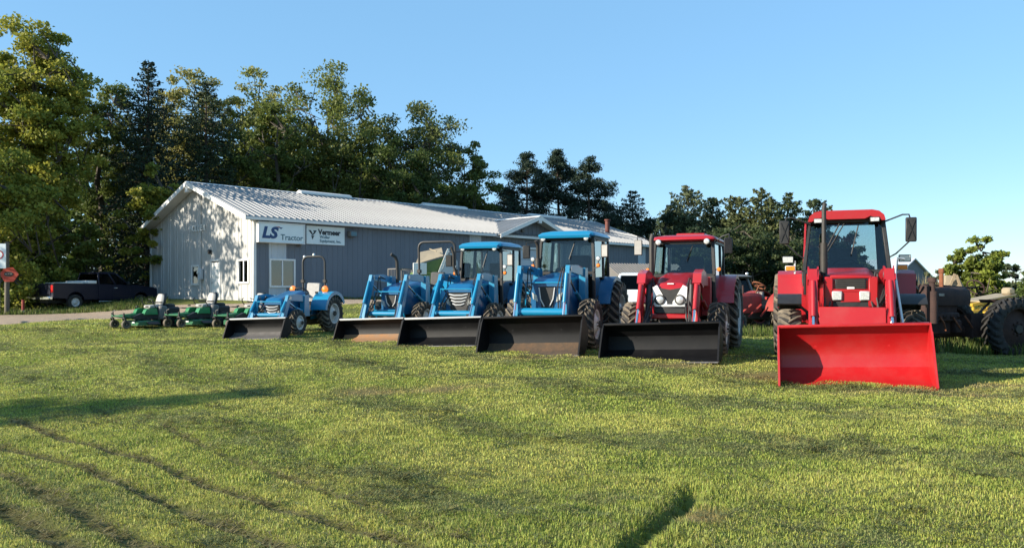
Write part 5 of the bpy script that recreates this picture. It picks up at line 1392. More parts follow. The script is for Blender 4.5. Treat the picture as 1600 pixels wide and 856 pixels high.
def open_station(t, yb, ys, zs, zseat, m):
    """steering wheel, console, seat, levers and platform"""
    MB().box((0, yb + .05, zs - .28), (.42, .24, .5), b=.06).build('console', 'plastic', t)
    st = MB(); c = Vector((0, yb + .30, zs + .06)); nrm = Vector((0, .5, .86)).normalized(); u = Vector((1, 0, 0)); v = nrm.cross(u)
    st.tube([c + (u * math.cos(k * math.pi / 9) + v * math.sin(k * math.pi / 9)) * .19 for k in range(19)], .016, 6, cap=False)
    for k in range(3): st.tube([c, c + (u * math.cos(R(90 + 120 * k)) + v * math.sin(R(90 + 120 * k))) * .19], .012, 5)
    st.tube([c, c - nrm * .28], .024, 7); st.build('steering_wheel', 'plastic', t)
    s = MB().box((0, ys, zseat), (.48, .44, .13), b=.05).build('seat', m, t)
    MB().box((0, ys + .24, zseat + .26), (.44, .12, .46), (R(-9), 0, 0), b=.05).build('backrest', m, s)
    for k in (-1, 1): MB().box((k * .27, ys + .1, zseat + .15), (.06, .28, .06), b=.02).build('armrest', 'plastic', s)
    MB().box((0, (yb + ys) / 2 + .1, zseat - .42), (.9, ys - yb + .2, .05), b=.01).build('platform', 'plastic', t)
    MB().box((0, ys + .05, zseat - .2), (.5, .5, .28), b=.03).build('seat_base', 'dark', t)
    for x in (.30, .34, -.32): MB().tube([(x, ys - .15, zseat - .1), (x + .02, ys - .22, zseat + .2)], .010, 5).ball((x + .02, ys - .22, zseat + .22), .03, 6).build('lever', 'plastic', t)
# ------------------------------------------------------------------ riding mowers
def mower():
    """zero turn riding mower, front toward -y, 2.1 m long"""
    t = thing('riding_mower', '', 'mower', group='green riding mowers in a row by the drive')
    fr = MB()
    for s in (-1, 1):
        fr.beam((s * .30, -.55, .42), (s * .30, 1.45, .42), .07, .09, b=.01); fr.beam((s * .30, -.5, .42), (s * .42, -.92, .50), .07, .07, b=.01)
    fr.beam((-.46, -.92, .50), (.46, -.92, .50), .08, .07, b=.01).beam((-.46, 1.3, .42), (.46, 1.3, .42), .08, .08); fr.build('frame', 'darkgreen', t)
    for s in (-1, 1):
        x = s * .46
        f = MB(); f.tube([(x, -.92, .62), (x, -.92, .44)], .035, 8)
        for q in (-1, 1): f.beam((x + q * .085, -.92, .42), (x + q * .085, -.84, .18), .02, .06)
        f.box((x, -.91, .42), (.19, .07, .03)); f.build('caster_fork', 'plastic', t)
        w = MB().lathe([(.09, -.05), (.12, -.065), (.155, -.06), (.172, -.03), (.175, 0), (.172, .03), (.155, .06), (.12, .065), (.09, .05)], n=22, closed=True).mesh('caster_wheel', 'lug')
        c = link('caster_wheel', w, t, loc=(x, -.83, .175)); MB().lathe([(.10, -.045), (.03, -.03), (.03, .03), (.10, .045)], n=16).build('rim', 'plastic', c)
    # deck
    D = [(-.62, -.45), (.62, -.45), (.70, -.25), (.70, .25), (.55, .45), (-.55, .45), (-.70, .25), (-.70, -.25)]
    d = MB().loft([[(x, y, .12) for x, y in D], [(x, y, .27) for x, y in D], [(x * .93, y * .92, .31) for x, y in D]]).build('mower_deck', 'darkgreen', t)
    for x in (-.42, 0, .42): MB().lathe([(.12, 0), (.12, .05), (.04, .07), (.04, .11), (.001, .11)], (x, 0, .31), 'z', 14).build('pulley_cover', 'plastic', d)
    MB().box((.78, .05, .22), (.22, .45, .03), (0, .5, 0), b=.01).build('discharge_chute', 'plastic', d)
    MB().box((.28, -.47, .24), (.18, .02, .06)).build('deck_stripe', 'decal', d)
    # floor pan and tower, the rounded front foot plate
    MB().prism([(-.95, .50), (-.72, .55), (-.3, .58), (-.3, .50), (-.72, .49)], -.24, .24).build('foot_pan', 'green', t)
    MB().tube([(-.22, -.98, .5), (-.22, -1.0, .68), (-.12, -.96, .72)], .022, 7).build('foot_lever', 'plastic', t)
    for s in (-1, 1):
        P = [(-.16, .54), (-.06, .74), (.06, .79), (.34, .79), (.38, .54)]
        MB().prism(P, s * .24, s * .47).build('side_tank', 'green', t)
        MB().box((s * .36, .60, .60), (.22, .30, .58), (R(-8), 0, 0), b=.05).build('fuel_tank', 'shed', t)
        MB().prism([(-.55, .46), (-.2, .60), (.5, .52), (1.3, .50), (1.3, .36), (-.5, .36)], s * .22, s * .40).build('body_panel', 'plastic', t)
        MB().lathe([(.06, 0), (.06, .05), (.001, .055)], (s * .37, .0, .83), 'z', 12).build('tank_cap', 'plastic', t)
        # drive wheels
        tw = MB().lathe([(.16, -.11), (.19, -.135), (.25, -.135), (.285, -.11), (.295, 0), (.285, .11), (.25, .135), (.19, .135), (.16, .11)], n=26, closed=True).mesh('drive_wheel', 'rubber')
        c = link('drive_wheel', tw, t, loc=(s * .55, .95, .295))
        MB().lathe([(.17, -.10), (.13, s * .03), (.05, s * .05), (.001, s * .05)], n=18).build('rim', 'plastic', c)
        lg = MB()
        for k in range(22):
            a = 2 * math.pi * k / 22
            lg.box((0.06 * (1 if k % 2 else -1), .292 * math.cos(a), .292 * math.sin(a)), (.13, .035, .022), (a - math.pi / 2 + math.pi / 2, 0, 0))
        tag(lg.build('tread_lugs', 'lug', c), kind='stuff')
        # steering levers
        MB().tube([(s * .36, .36, .80), (s * .40, .22, 1.0), (s * .40, .20, 1.12), (s * .22, .14, 1.16)], .018, 7).build('steering_lever', 'plastic', t)
    # seat
    st = MB().box((0, .42, .86), (.50, .48, .13), (R(4), 0, 0), b=.05).build('seat', 'seat', t)
    sec = []
    for z, hw, y in [(.86, .20, .66), (.98, .245, .68), (1.12, .25, .71), (1.26, .22, .74), (1.36, .15, .765)]:
        sec.append([(hw * cx, y + dy, z) for cx, dy in ((-1, .02), (-.8, -.055), (.8, -.055), (1, .02), (.85, .05), (-.85, .05))])
    MB().loft(sec).build('backrest', 'seat', st, angle=60)
    sec2 = [[(x * 1.08, y + .055, z + .02) for x, y, z in r_[:4]] + [(x * 1.08, y + .09, z + .02) for x, y, z in r_[4:]] for r_ in sec]
    MB().loft(sec2).build('seat_shell', 'plastic', st, angle=60)
    for s in (-1, 1): MB().box((s * .29, .5, 1.02), (.06, .30, .05), b=.02).build('armrest', 'plastic', st)
    MB().box((0, .42, .68), (.44, .46, .24), b=.03).build('seat_base', 'plastic', t)
    # engine and guard
    e = MB().box((0, 1.12, .66), (.56, .55, .36), b=.06).build('engine', 'plastic', t)
    MB().lathe([(.2, 0), (.2, .08), (.14, .13), (.001, .135)], (0, 1.1, .83), 'z', 18).build('engine_shroud', 'plastic', e)
    MB().tube([(.28, 1.3, .5), (.30, 1.48, .5), (.1, 1.5, .52)], .05, 8).build('muffler', 'dark', e)
    MB().tube([(-.46, 1.25, .45), (-.46, 1.55, .46), (-.46, 1.58, .78), (.46, 1.58, .78), (.46, 1.55, .46), (.46, 1.25, .45)], .025, 7).build('rear_guard', 'plastic', t)
    return t

def build_mowers():
    labs = ['leftmost green riding mower, nearest the parked dark pickup', 'middle green riding mower in front of the small gable window', 'green riding mower at the right, partly behind the compact blue tractor']
    m = mower()
    for i, (px, D, yaw) in enumerate([(222, 26.2, -39), (304, 26.3, -37), (380, 26.1, -40)]):
        o = m if i == 0 else copy_tree(m)
        p = at(px, D); o.location = (p.x, p.y, p.z + .0); o.rotation_euler = (0, 0, R(yaw)); o.scale = (.84, .84, .80); o['label'] = labs[i]

# ------------------------------------------------------------------ pickups
def pickup(label, loc, yaw, paint, long_cab, grp=None, tool=True):
    """pickup truck, front toward +y, 5.8 m long, origin on the ground at the middle"""
    t = thing('pickup_truck', label, 'truck', loc, (0, 0, yaw), grp)
    hw = .98
    L0, L1 = -2.9, 2.9
    ya, yf_ = -1.75, 1.92                      # axles
    def arch(yc, r, n=8): return [(yc + r * math.cos(math.pi * k / n), .42 + r * math.sin(math.pi * k / n) * 1.02) for k in range(n, -1, -1)]
    bed_end = -.55
    # lower body sides as thick shells with wheel arches
    P = [(L0, .55), (L0, 1.27), (bed_end, 1.29), (bed_end, .5)]
    body = MB()
    for s in (-1, 1):
        side = [(L0, 1.28), (L0, .58), (ya - .47, .55)] + arch(ya, .47)[0:] + [(ya + .47, .50), (bed_end - .01, .50), (bed_end - .01, 1.30)]
        body.prism(side, s * (hw - .10), s * hw)
    body.box((0, L0 + .03, .92), (2 * hw - .22, .05, .72), b=.01).box((0, bed_end - .06, .95), (2 * hw - .22, .08, .68)).box((0, (L0 + bed_end) / 2, .62), (2 * hw - .2, bed_end - L0 - .1, .06))
    root_bed = body.build('bed', paint, t, angle=25)
    for s in (-1, 1): MB().box((s * (hw - .05), (L0 + bed_end) / 2, 1.30), (.12, bed_end - L0 - .04, .04), b=.012).build('bed_rail', 'plastic', root_bed)
    cb = MB()
    for s in (-1, 1):
        side = [(bed_end + .01, .48), (yf_ - .47, .48)] + arch(yf_, .47) + [(yf_ + .47, .52), (L1 - .08, .52), (L1, .68), (L1 - .02, 1.08), (L1 - .25, 1.16), (1.15, 1.26), (bed_end + .01, 1.30)]
        cb.prism(side, s * (hw - .12), s * hw)
    cb.box((0, L1 - .06, .82), (2 * hw - .24, .1, .5), b=.02).box((0, bed_end + .06, .9), (2 * hw - .24, .08, .8)).box((0, .6, .52), (2 * hw - .24, 2.2, .06))
    cab_ = cb.build('cab', paint, t, angle=25)
    MB().loft([[(-hw + .03, 1.12, 1.20), (-hw + .08, 1.12, 1.27), (-.4, 1.12, 1.31), (.4, 1.12, 1.31), (hw - .08, 1.12, 1.27), (hw - .03, 1.12, 1.20)], [(-hw + .03, 2.2, 1.16), (-hw + .1, 2.2, 1.21), (-.4, 2.2, 1.27), (.4, 2.2, 1.27), (hw - .1, 2.2, 1.21), (hw - .03, 2.2, 1.16)], [(-hw + .05, L1 - .05, 1.05), (-hw + .14, L1 - .05, 1.09), (-.4, L1 - .03, 1.14), (.4, L1 - .03, 1.14), (hw - .14, L1 - .05, 1.09), (hw - .05, L1 - .05, 1.05)]]).build('hood', paint, t, angle=50)
    # greenhouse: pillars and roof around real panes
    yb0, yb1 = bed_end + .02, 1.2
    rt0, rt1 = bed_end + .12, .55
    top = 1.86; rw = .76
    g_ = MB()
    def pil(a, b, w=.075): g_.beam(a, b, w, w, (0, 1, 0), b=.01)
    for s in (-1, 1):
        pil((s * (hw - .05), yb0 + .04, 1.28), (s * rw, rt0, top)); pil((s * (hw - .05), yb1, 1.26), (s * rw, rt1, top)); pil((s * (hw - .05), .42, 1.28), (s * rw, .14, top), .08)
        g_.beam((s * rw, rt0, top), (s * rw, rt1, top), .08, .07)
    g_.beam((-rw, rt0, top), (rw, rt0, top), .08, .07); g_.beam((-rw, rt1, top), (rw, rt1, top), .08, .07)
    g_.loft([[(-rw - .03, rt0 - .03, top + .01), (-rw + .06, rt0 - .03, top + .05), (rw - .06, rt0 - .03, top + .05), (rw + .03, rt0 - .03, top + .01)], [(-rw - .03, (rt0 + rt1) / 2, top + .03), (-rw + .06, (rt0 + rt1) / 2, top + .085), (rw - .06, (rt0 + rt1) / 2, top + .085), (rw + .03, (rt0 + rt1) / 2, top + .03)], [(-rw - .03, rt1 + .03, top + .01), (-rw + .06, rt1 + .03, top + .04), (rw - .06, rt1 + .03, top + .04), (rw + .03, rt1 + .03, top + .01)]])
    g_.build('roof', paint, cab_, angle=50)
    MB().pane([(-hw + .1, yb1 + .01, 1.28), (hw - .1, yb1 + .01, 1.28), (rw - .05, rt1 + .02, top - .03), (-rw + .05, rt1 + .02, top - .03)]).build('windshield', 'carglass', t)
    MB().pane([(-hw + .1, yb0 + .03, 1.31), (-rw + .05, rt0 - .01, top - .03), (rw - .05, rt0 - .01, top - .03), (hw - .1, yb0 + .03, 1.31)]).build('rear_window', 'carglass', t)
    for s in (-1, 1):
        for a0, a1, b0, b1 in ((yb0 + .08, .38, rt0 + .05, .10), (.46, yb1 - .06, .18, rt1 - .04)):
            q = [(s * (hw - .045), a0, 1.30), (s * (hw - .045), a1, 1.30), (s * (rw + .01), b1, top - .03), (s * (rw + .01), b0, top - .03)]
            MB().pane(q if s > 0 else q[::-1]).build('side_window', 'carglass', t)
        d = MB().box((s * (hw + .004), .78, .88), (.012, .98, .74), b=.004).build('door', paint, t)
        MB().box((s * (hw + .022), .42, 1.10), (.03, .17, .045), b=.01).build('handle', 'chrome', d)
        MB().box((s * (hw + .012), .78, .70), (.012, .95, .03)).build('side_moulding', 'plastic', d)
        MB().box((s * (hw + .13), 1.05, 1.34), (.2, .09, .2), b=.03).build('door_mirror', 'plastic', d)
        MB().box((s * (hw + .0), .35, .40), (.10, 1.75, .05), b=.015).build('running_board', 'chrome', t)
        MB().box((s * (hw - .075), L0 - .012, 1.04), (.17, .05, .36), b=.015).build('tail_lamp', 'redlens', t)
        MB().box((s * (hw - .2), L1 - .0, .90), (.36, .05, .22), b=.02).build('headlight', 'lamp', t)
        for yy in (ya, yf_):
            wm = MB().lathe([(.215, -.11), (.24, -.13), (.33, -.135), (.378, -.11), (.388, -.04), (.388, .04), (.378, .11), (.33, .135), (.24, .13), (.215, .11)], n=30, closed=True).mesh('wheel', 'rubber')
            w = link('wheel', wm, t, loc=(s * (hw - .14), yy, .388 - .015))
            r_ = MB().lathe([(.225, s * .115), (.20, s * .10), (.17, s * .06), (.10, s * .085), (.06, s * .12), (.001, s * .12)], n=24)
            for k in range(8):
                a = 2 * math.pi * k / 8; r_.box((s * .085, .15 * math.cos(a), .15 * math.sin(a)), (.03, .05, .05), (a, 0, 0), b=.01)
            r_.build('rim', 'rimwhite' if paint == 'truck' else 'steel', w)
    tg = MB().box((0, L0 - .012, 1.0), (2 * hw - .42, .03, .50), b=.01).build('tailgate', paint, t)
    MB().box((0, L0 - .035, 1.16), (.22, .02, .06), b=.008).build('handle', 'plastic', tg)
    MB().box((0, L0 - .10, .58), (2 * hw - .04, .2, .17), b=.03).build('rear_bumper', 'chrome', t)
    MB().box((0, L0 - .206, .58), (.36, .012, .13), b=.003).build('plate_recess', 'dark', t)
    MB().box((0, L1 + .05, .58), (2 * hw - .04, .2, .24), b=.03).build('front_bumper', 'chrome' if paint == 'truck' else 'plastic', t)
    MB().box((0, L1 + .01, .90), (1.1, .05, .28), b=.02).build('grille', 'plastic', t)
    MB().box((0, -.2, .42), (.8, 5.2, .2), b=.03).build('underbody', 'dark', t)
    for s in (-1, 1): MB().box((s * .4, .15, 1.15), (.6, .5, .5), b=.06).build('seat', 'seatdark', t)
    if tool:
        b = MB().box((0, bed_end - .32, 1.39), (2 * hw - .04, .50, .15), b=.02).build('tool_box', 'decal', t)
        MB().box((0, bed_end - 1.2, 1.335), (2 * hw - .02, .8, .05), b=.01).build('bed_cover', 'decal', t)
    return t

def build_vehicles():
    # dark pickup: rear corner near the left edge, nose toward the shop
    phi = R(60)
    rc = Vector((-22.4, 40.0)); h = Vector((math.cos(phi), math.sin(phi))); lft = Vector((-h.y, h.x))
    c = rc + h * 2.9 + lft * .98
    pickup('dark navy pickup parked on the grass under the trees beside the gravel drive', (c.x, c.y, .84), phi - math.pi / 2, 'truck', True)
    # white pickup half hidden between two tractors
    p = at(1001, 30.8)
    pickup('white pickup mostly hidden between the largest blue tractor and the red tractor', (p.x, p.y, p.z - .02), R(-6), 'suv', True, tool=False)

# ------------------------------------------------------------------ old machines
def old_row_crop():
    """rusty row crop tractor seen from its side, nose toward -x"""
    p = Vector((9.92, 18.5, 0)); t = thing('antique_tractor', 'rusty brown antique row crop tractor with bare narrow front column', 'tractor', (p.x, p.y, float(gz0(p.x, p.y)) - .08), (0, 0, R(20))); t.scale = (.74, 1.08, .98)
    X = lambda x: x
    # front column and pedestal
    MB().tube([(-1.68, 0, .35), (-1.68, 0, 1.50)], .075, 10).tube([(-1.68, 0, 1.36), (-1.68, 0, 1.54)], .13, 12).build('front_column', 'rust', t)
    MB().box((-1.62, 0, .72), (.5, .42, .10), b=.02).box((-1.8, 0, .66), (.30, .7, .08), b=.02).build('front_bolster', 'rustbright', t)
    y = MB()
    y.tube([(-1.70, -.16, .75), (-1.70, -.17, .98), (-1.70, -.10, 1.10), (-1.70, 0, 1.13), (-1.70, .10, 1.10), (-1.70, .17, .98), (-1.70, .16, .75)], .028, 8); y.build('steering_yoke', 'rustbright', t)
    MB().box((-1.32, 0, 1.22), (.18, .52, .84), b=.03).build('radiator', 'rust', t)
    MB().tube([(-1.14, -.24, .78), (-1.14, -.24, 1.50)], .12, 12).tube([(-1.14, -.24, 1.50), (-1.14, -.24, 1.72)], .07, 10).tube([(-1.14, -.24, 1.70), (-1.14, -.24, 1.80)], .10, 12).build('air_cleaner', 'rust', t)
    hd = MB()
    hd.loft([[(x, yy * sc, 1.38 + zz * sc) for yy, zz in [(-.24, -.2), (-.27, .0), (-.24, .14), (-.12, .22), (.12, .22), (.24, .14), (.27, 0), (.24, -.2)]] for x, sc in ((-1.05, 1.0), (-.3, 1.0), (.36, .98), (.44, .8))])
    hd.build('fuel_hood', 'rust', t, angle=45)
    e = MB(); e.box((-.6, 0, .88), (1.15, .36, .72), b=.04).box((-.55, -.22, .92), (.9, .12, .2), b=.03).box((-.2, -.24, .7), (.25, .15, .3), b=.03)
    for k in range(4): e.tube([(-1.0 + k * .27, -.2, .98), (-1.0 + k * .27, -.3, .9)], .05, 8)
    e.build('engine_block', 'rust', t)
    MB().tube([(-1.2, 0, .58), (.6, 0, .62)], .16, 10).build('frame_channel', 'rust', t)
    MB().prism([(-.34, .45), (.34, .45), (.36, .95), (-.3, 1.0)], .3, 1.25).build('transmission_case', 'rust', t)
    MB().tube([(1.12, -.8, .66), (1.12, .8, .66)], .13, 12).build('rear_axle', 'rust', t)
    MB().tube([(-.48, -.05, 1.55), (-.48, -.05, 1.96)], .052, 10).tube([(-.48, -.05, 1.92), (-.48, -.05, 2.02)], .065, 10).build('exhaust_stack', 'rustbright', t)
    MB().tube([(-1.1, 0, 1.65), (.85, 0, 1.58), (1.0, 0, 1.6)], .022, 7).build('steering_shaft', 'rust', t)
    st = MB(); c = Vector((1.0, 0, 1.6)); n_ = Vector((.8, 0, .6)).normalized(); u = Vector((0, 1, 0)); v = n_.cross(u)
    st.tube([c + (u * math.cos(k * math.pi / 9) + v * math.sin(k * math.pi / 9)) * .2 for k in range(19)], .018, 6, cap=False)
    for k in range(4): st.tube([c, c + (u * math.cos(k * math.pi / 2) + v * math.sin(k * math.pi / 2)) * .2], .012, 5)
    st.build('steering_wheel', 'rust', t)
    MB().box((-.85, -.285, 1.42), (.22, .012, .06), (0, 0, 0), b=.003).build('badge', 'worn', t)
    sp = MB().lathe([(.001, 0), (.18, .01), (.22, .06), (.225, .06), (.18, -.01), (.001, -.02)], (1.55, 0, 1.25), 'z', 14).build('pan_seat', 'rust', t)
    MB().beam((1.05, 0, .95), (1.55, 0, 1.22), .06, .02).build('seat_spring', 'rust', sp)
    a = MB(); a.tube([(-1.72, -.12, 1.56), (-1.90, -.16, 1.66)], .022, 6); a.tube([(-1.70, -.05, 1.56), (-1.56, -.1, 1.68)], .022, 6); a.build('bare_linkage', 'worn', t)
    MB().tube([(-1.90, -.16, 1.66), (-2.1, -.2, 1.78)], .03, 6).tube([(-1.6, 0, 1.5), (-1.3, -.05, 1.66)], .02, 6).build('broken_lever', 'rust', t)
    for k, (x0, x1) in enumerate([(-.9, -.7), (-.4, -.1), (.1, .4)]):
        MB().tube([(x0, -.26, .95), (x0 + .05, -.34, .8), (x1, -.3, .62)], .02, 6).build('loose_pipe', 'rustbright', t)
    for s in (-1, 1):
        h = wheel(t, s * 1.0, 0, .70, .36, .48, 24, 'oldrubber', 'rust', old=True, dish=.1); h.scale = (1, 1.49, 1.); h.location = (1.12, s * .80, .66); h.rotation_euler = (0, random.random(), R(90) * s)
        h.rotation_euler = (0, 0, R(90 * s))
        h2 = wheel(t, s * .2, 0, .34, .15, .2, 0, 'oldrubber', 'rust', old=True, dish=.0); h2.location = (-1.66, s * .17, .33); h2.rotation_euler = (0, 0, R(90 * s)); h2.scale = (1, 1.49, 1)
    h3 = wheel(t, .2, 0, .38, .18, .22, 14, 'lug', 'rust', old=True); h3.location = (-1.02, .75, .36); h3.rotation_euler = (0, 0, R(90)); h3.scale = (1, 1.49, 1)
    h3.name = 'spare_wheel'

def old_red():
    p = at(1178, 26.5)
    t = thing('vintage_tractor', 'faded red vintage tractor with round fenders between the two red cab tractors', 'tractor', (p.x, p.y, float(gz0(p.x, p.y))), (0, 0, R(-64)))
    # nose toward -y, turned left
    hood(t, [(-1.55, .22, .62, 1.12, .12), (-1.4, .26, .6, 1.2, .14), (-.2, .27, .62, 1.26, .14), (.1, .25, .66, 1.24, .12)], 'oldred')
    MB().box((0, -1.565, .88), (.36, .03, .4), b=.02).build('grille', 'dark', t)
    for k in range(5): MB().box((-.14 + k * .07, -1.585, .88), (.02, .02, .38)).build('grille_bar', 'oldred', t)
    MB().box((0, -.4, .60), (.34, 2.4, .42), b=.05).tube([(-.7, .75, .62), (.7, .75, .62)], .11, 10).build('chassis', 'dark', t)
    MB().beam((-.62, -1.25, .40), (.62, -1.25, .40), .10, .10).build('front_axle', 'oldred', t)
    st = MB(); c = Vector((0, .22, 1.50)); n_ = Vector((0, .5, .86)).normalized(); u = Vector((1, 0, 0)); v = n_.cross(u)
    st.tube([c + (u * math.cos(k * math.pi / 9) + v * math.sin(k * math.pi / 9)) * .22 for k in range(19)], .022, 6, cap=False)
    for k in range(4): st.tube([c, c + (u * math.cos(k * math.pi / 2) + v * math.sin(k * math.pi / 2)) * .22], .016, 5)
    st.tube([c, c - n_ * .4], .025, 6); st.build('steering_wheel', 'rustbright', t)
    s = MB().box((0, .85, 1.08), (.44, .4, .10), b=.04).build('seat', 'oldred', t)
    MB().box((0, 1.06, 1.3), (.42, .08, .36), b=.03).build('backrest', 'oldred', s)
    MB().box((0, .25, 1.15), (.3, .12, .3), b=.03).build('dash', 'worn', t)
    MB().tube([(.16, -.6, 1.2), (.16, -.6, 1.5)], .03, 8).build('exhaust_stack', 'rust', t)
    for q in (-1, 1):
        wheel(t, q * .68, .75, .62, .30, .36, 20, 'lug', 'rimred', dish=.1); wheel(t, q * .62, -1.25, .36, .17, .2, 14, 'lug', 'rimred')
        f = MB(); fender_arc(f, q * .46, q * .86, (.75, .62), .72, 85, -75, .02, .12); f.build('rear_fender', 'oldred', t)
        MB().lathe([(.001, .05), (.07, .03), (.08, -.02), (.001, -.03)], (q * .36, -1.2, 1.0), 'y', 12).build('headlight', 'rustbright', t)
        for k in range(3): MB().beam((q * (.2 + .1 * k), -.9 + k * .4, .5), (q * (.55), -.6 + k * .4, .9), .04, .05).build('mount_bracket', 'oldred', t)

def old_cab_machine():
    p = at(1126, 29)
    t = thing('farm_truck', 'old grey green cab of a farm truck behind the red cab tractor', 'truck', (p.x, p.y, float(gz0(p.x, p.y))), (0, 0, R(30)))
    g_ = MB()
    for s in (-1, 1):
        for y, yt in ((-.75, -.5), (.75, .72)): g_.beam((s * .85, y, 1.15), (s * .76, yt, 1.78), .08, .08, (0, 1, 0), b=.01)
        g_.prism([(-.85, .55), (.8, .55), (.8, 1.18), (-.85, 1.15)], s * .84, s * .88)
    g_.box((0, -.83, .88), (1.7, .05, .6)).box((0, .8, .88), (1.7, .05, .6)); g_.build('cab', 'shed', t)
    MB().loft([[(-.84, -.62, 1.78), (.84, -.62, 1.78), (.84, .8, 1.80), (-.84, .8, 1.80)], [(-.86, -.68, 1.83), (.86, -.68, 1.83), (.86, .84, 1.85), (-.86, .84, 1.85)], [(-.7, -.5, 1.90), (.7, -.5, 1.90), (.7, .7, 1.91), (-.7, .7, 1.91)]]).build('roof', 'shedroof', t)
    MB().pane([(-.78, -.74, 1.18), (.78, -.74, 1.18), (.70, -.5, 1.76), (-.70, -.5, 1.76)]).build('windshield', 'carglass', t)
    MB().pane([(-.78, .76, 1.2), (-.7, .73, 1.76), (.7, .73, 1.76), (.78, .76, 1.2)]).build('rear_window', 'carglass', t)
    for s in (-1, 1):
        q = [(s * .85, -.68, 1.18), (s * .85, .68, 1.2), (s * .77, .66, 1.76), (s * .77, -.46, 1.76)]
        MB().pane(q if s > 0 else q[::-1]).build('side_window', 'carglass', t)
        MB().ball((s * .78, -.5, 1.93), .05, 6).build('marker_lamp', 'lamp', t)
        wheel(t, s * .75, -1.5, .42, .22, .25, 0, 'lug', 'rust', old=True); wheel(t, s * .75, 1.7, .42, .22, .25, 0, 'lug', 'rust', old=True)
    MB().loft([rring(.62, .6, 1.1, -2.1, .15), rring(.7, .6, 1.2, -.85, .15)]).build('hood', 'shed', t)
    MB().box((0, 1.8, .62), (1.9, 2.0, .12), b=.02).build('flat_bed', 'wood', t)
    MB().box((0, 0, .48), (.8, 4.2, .18)).build('underbody', 'dark', t)

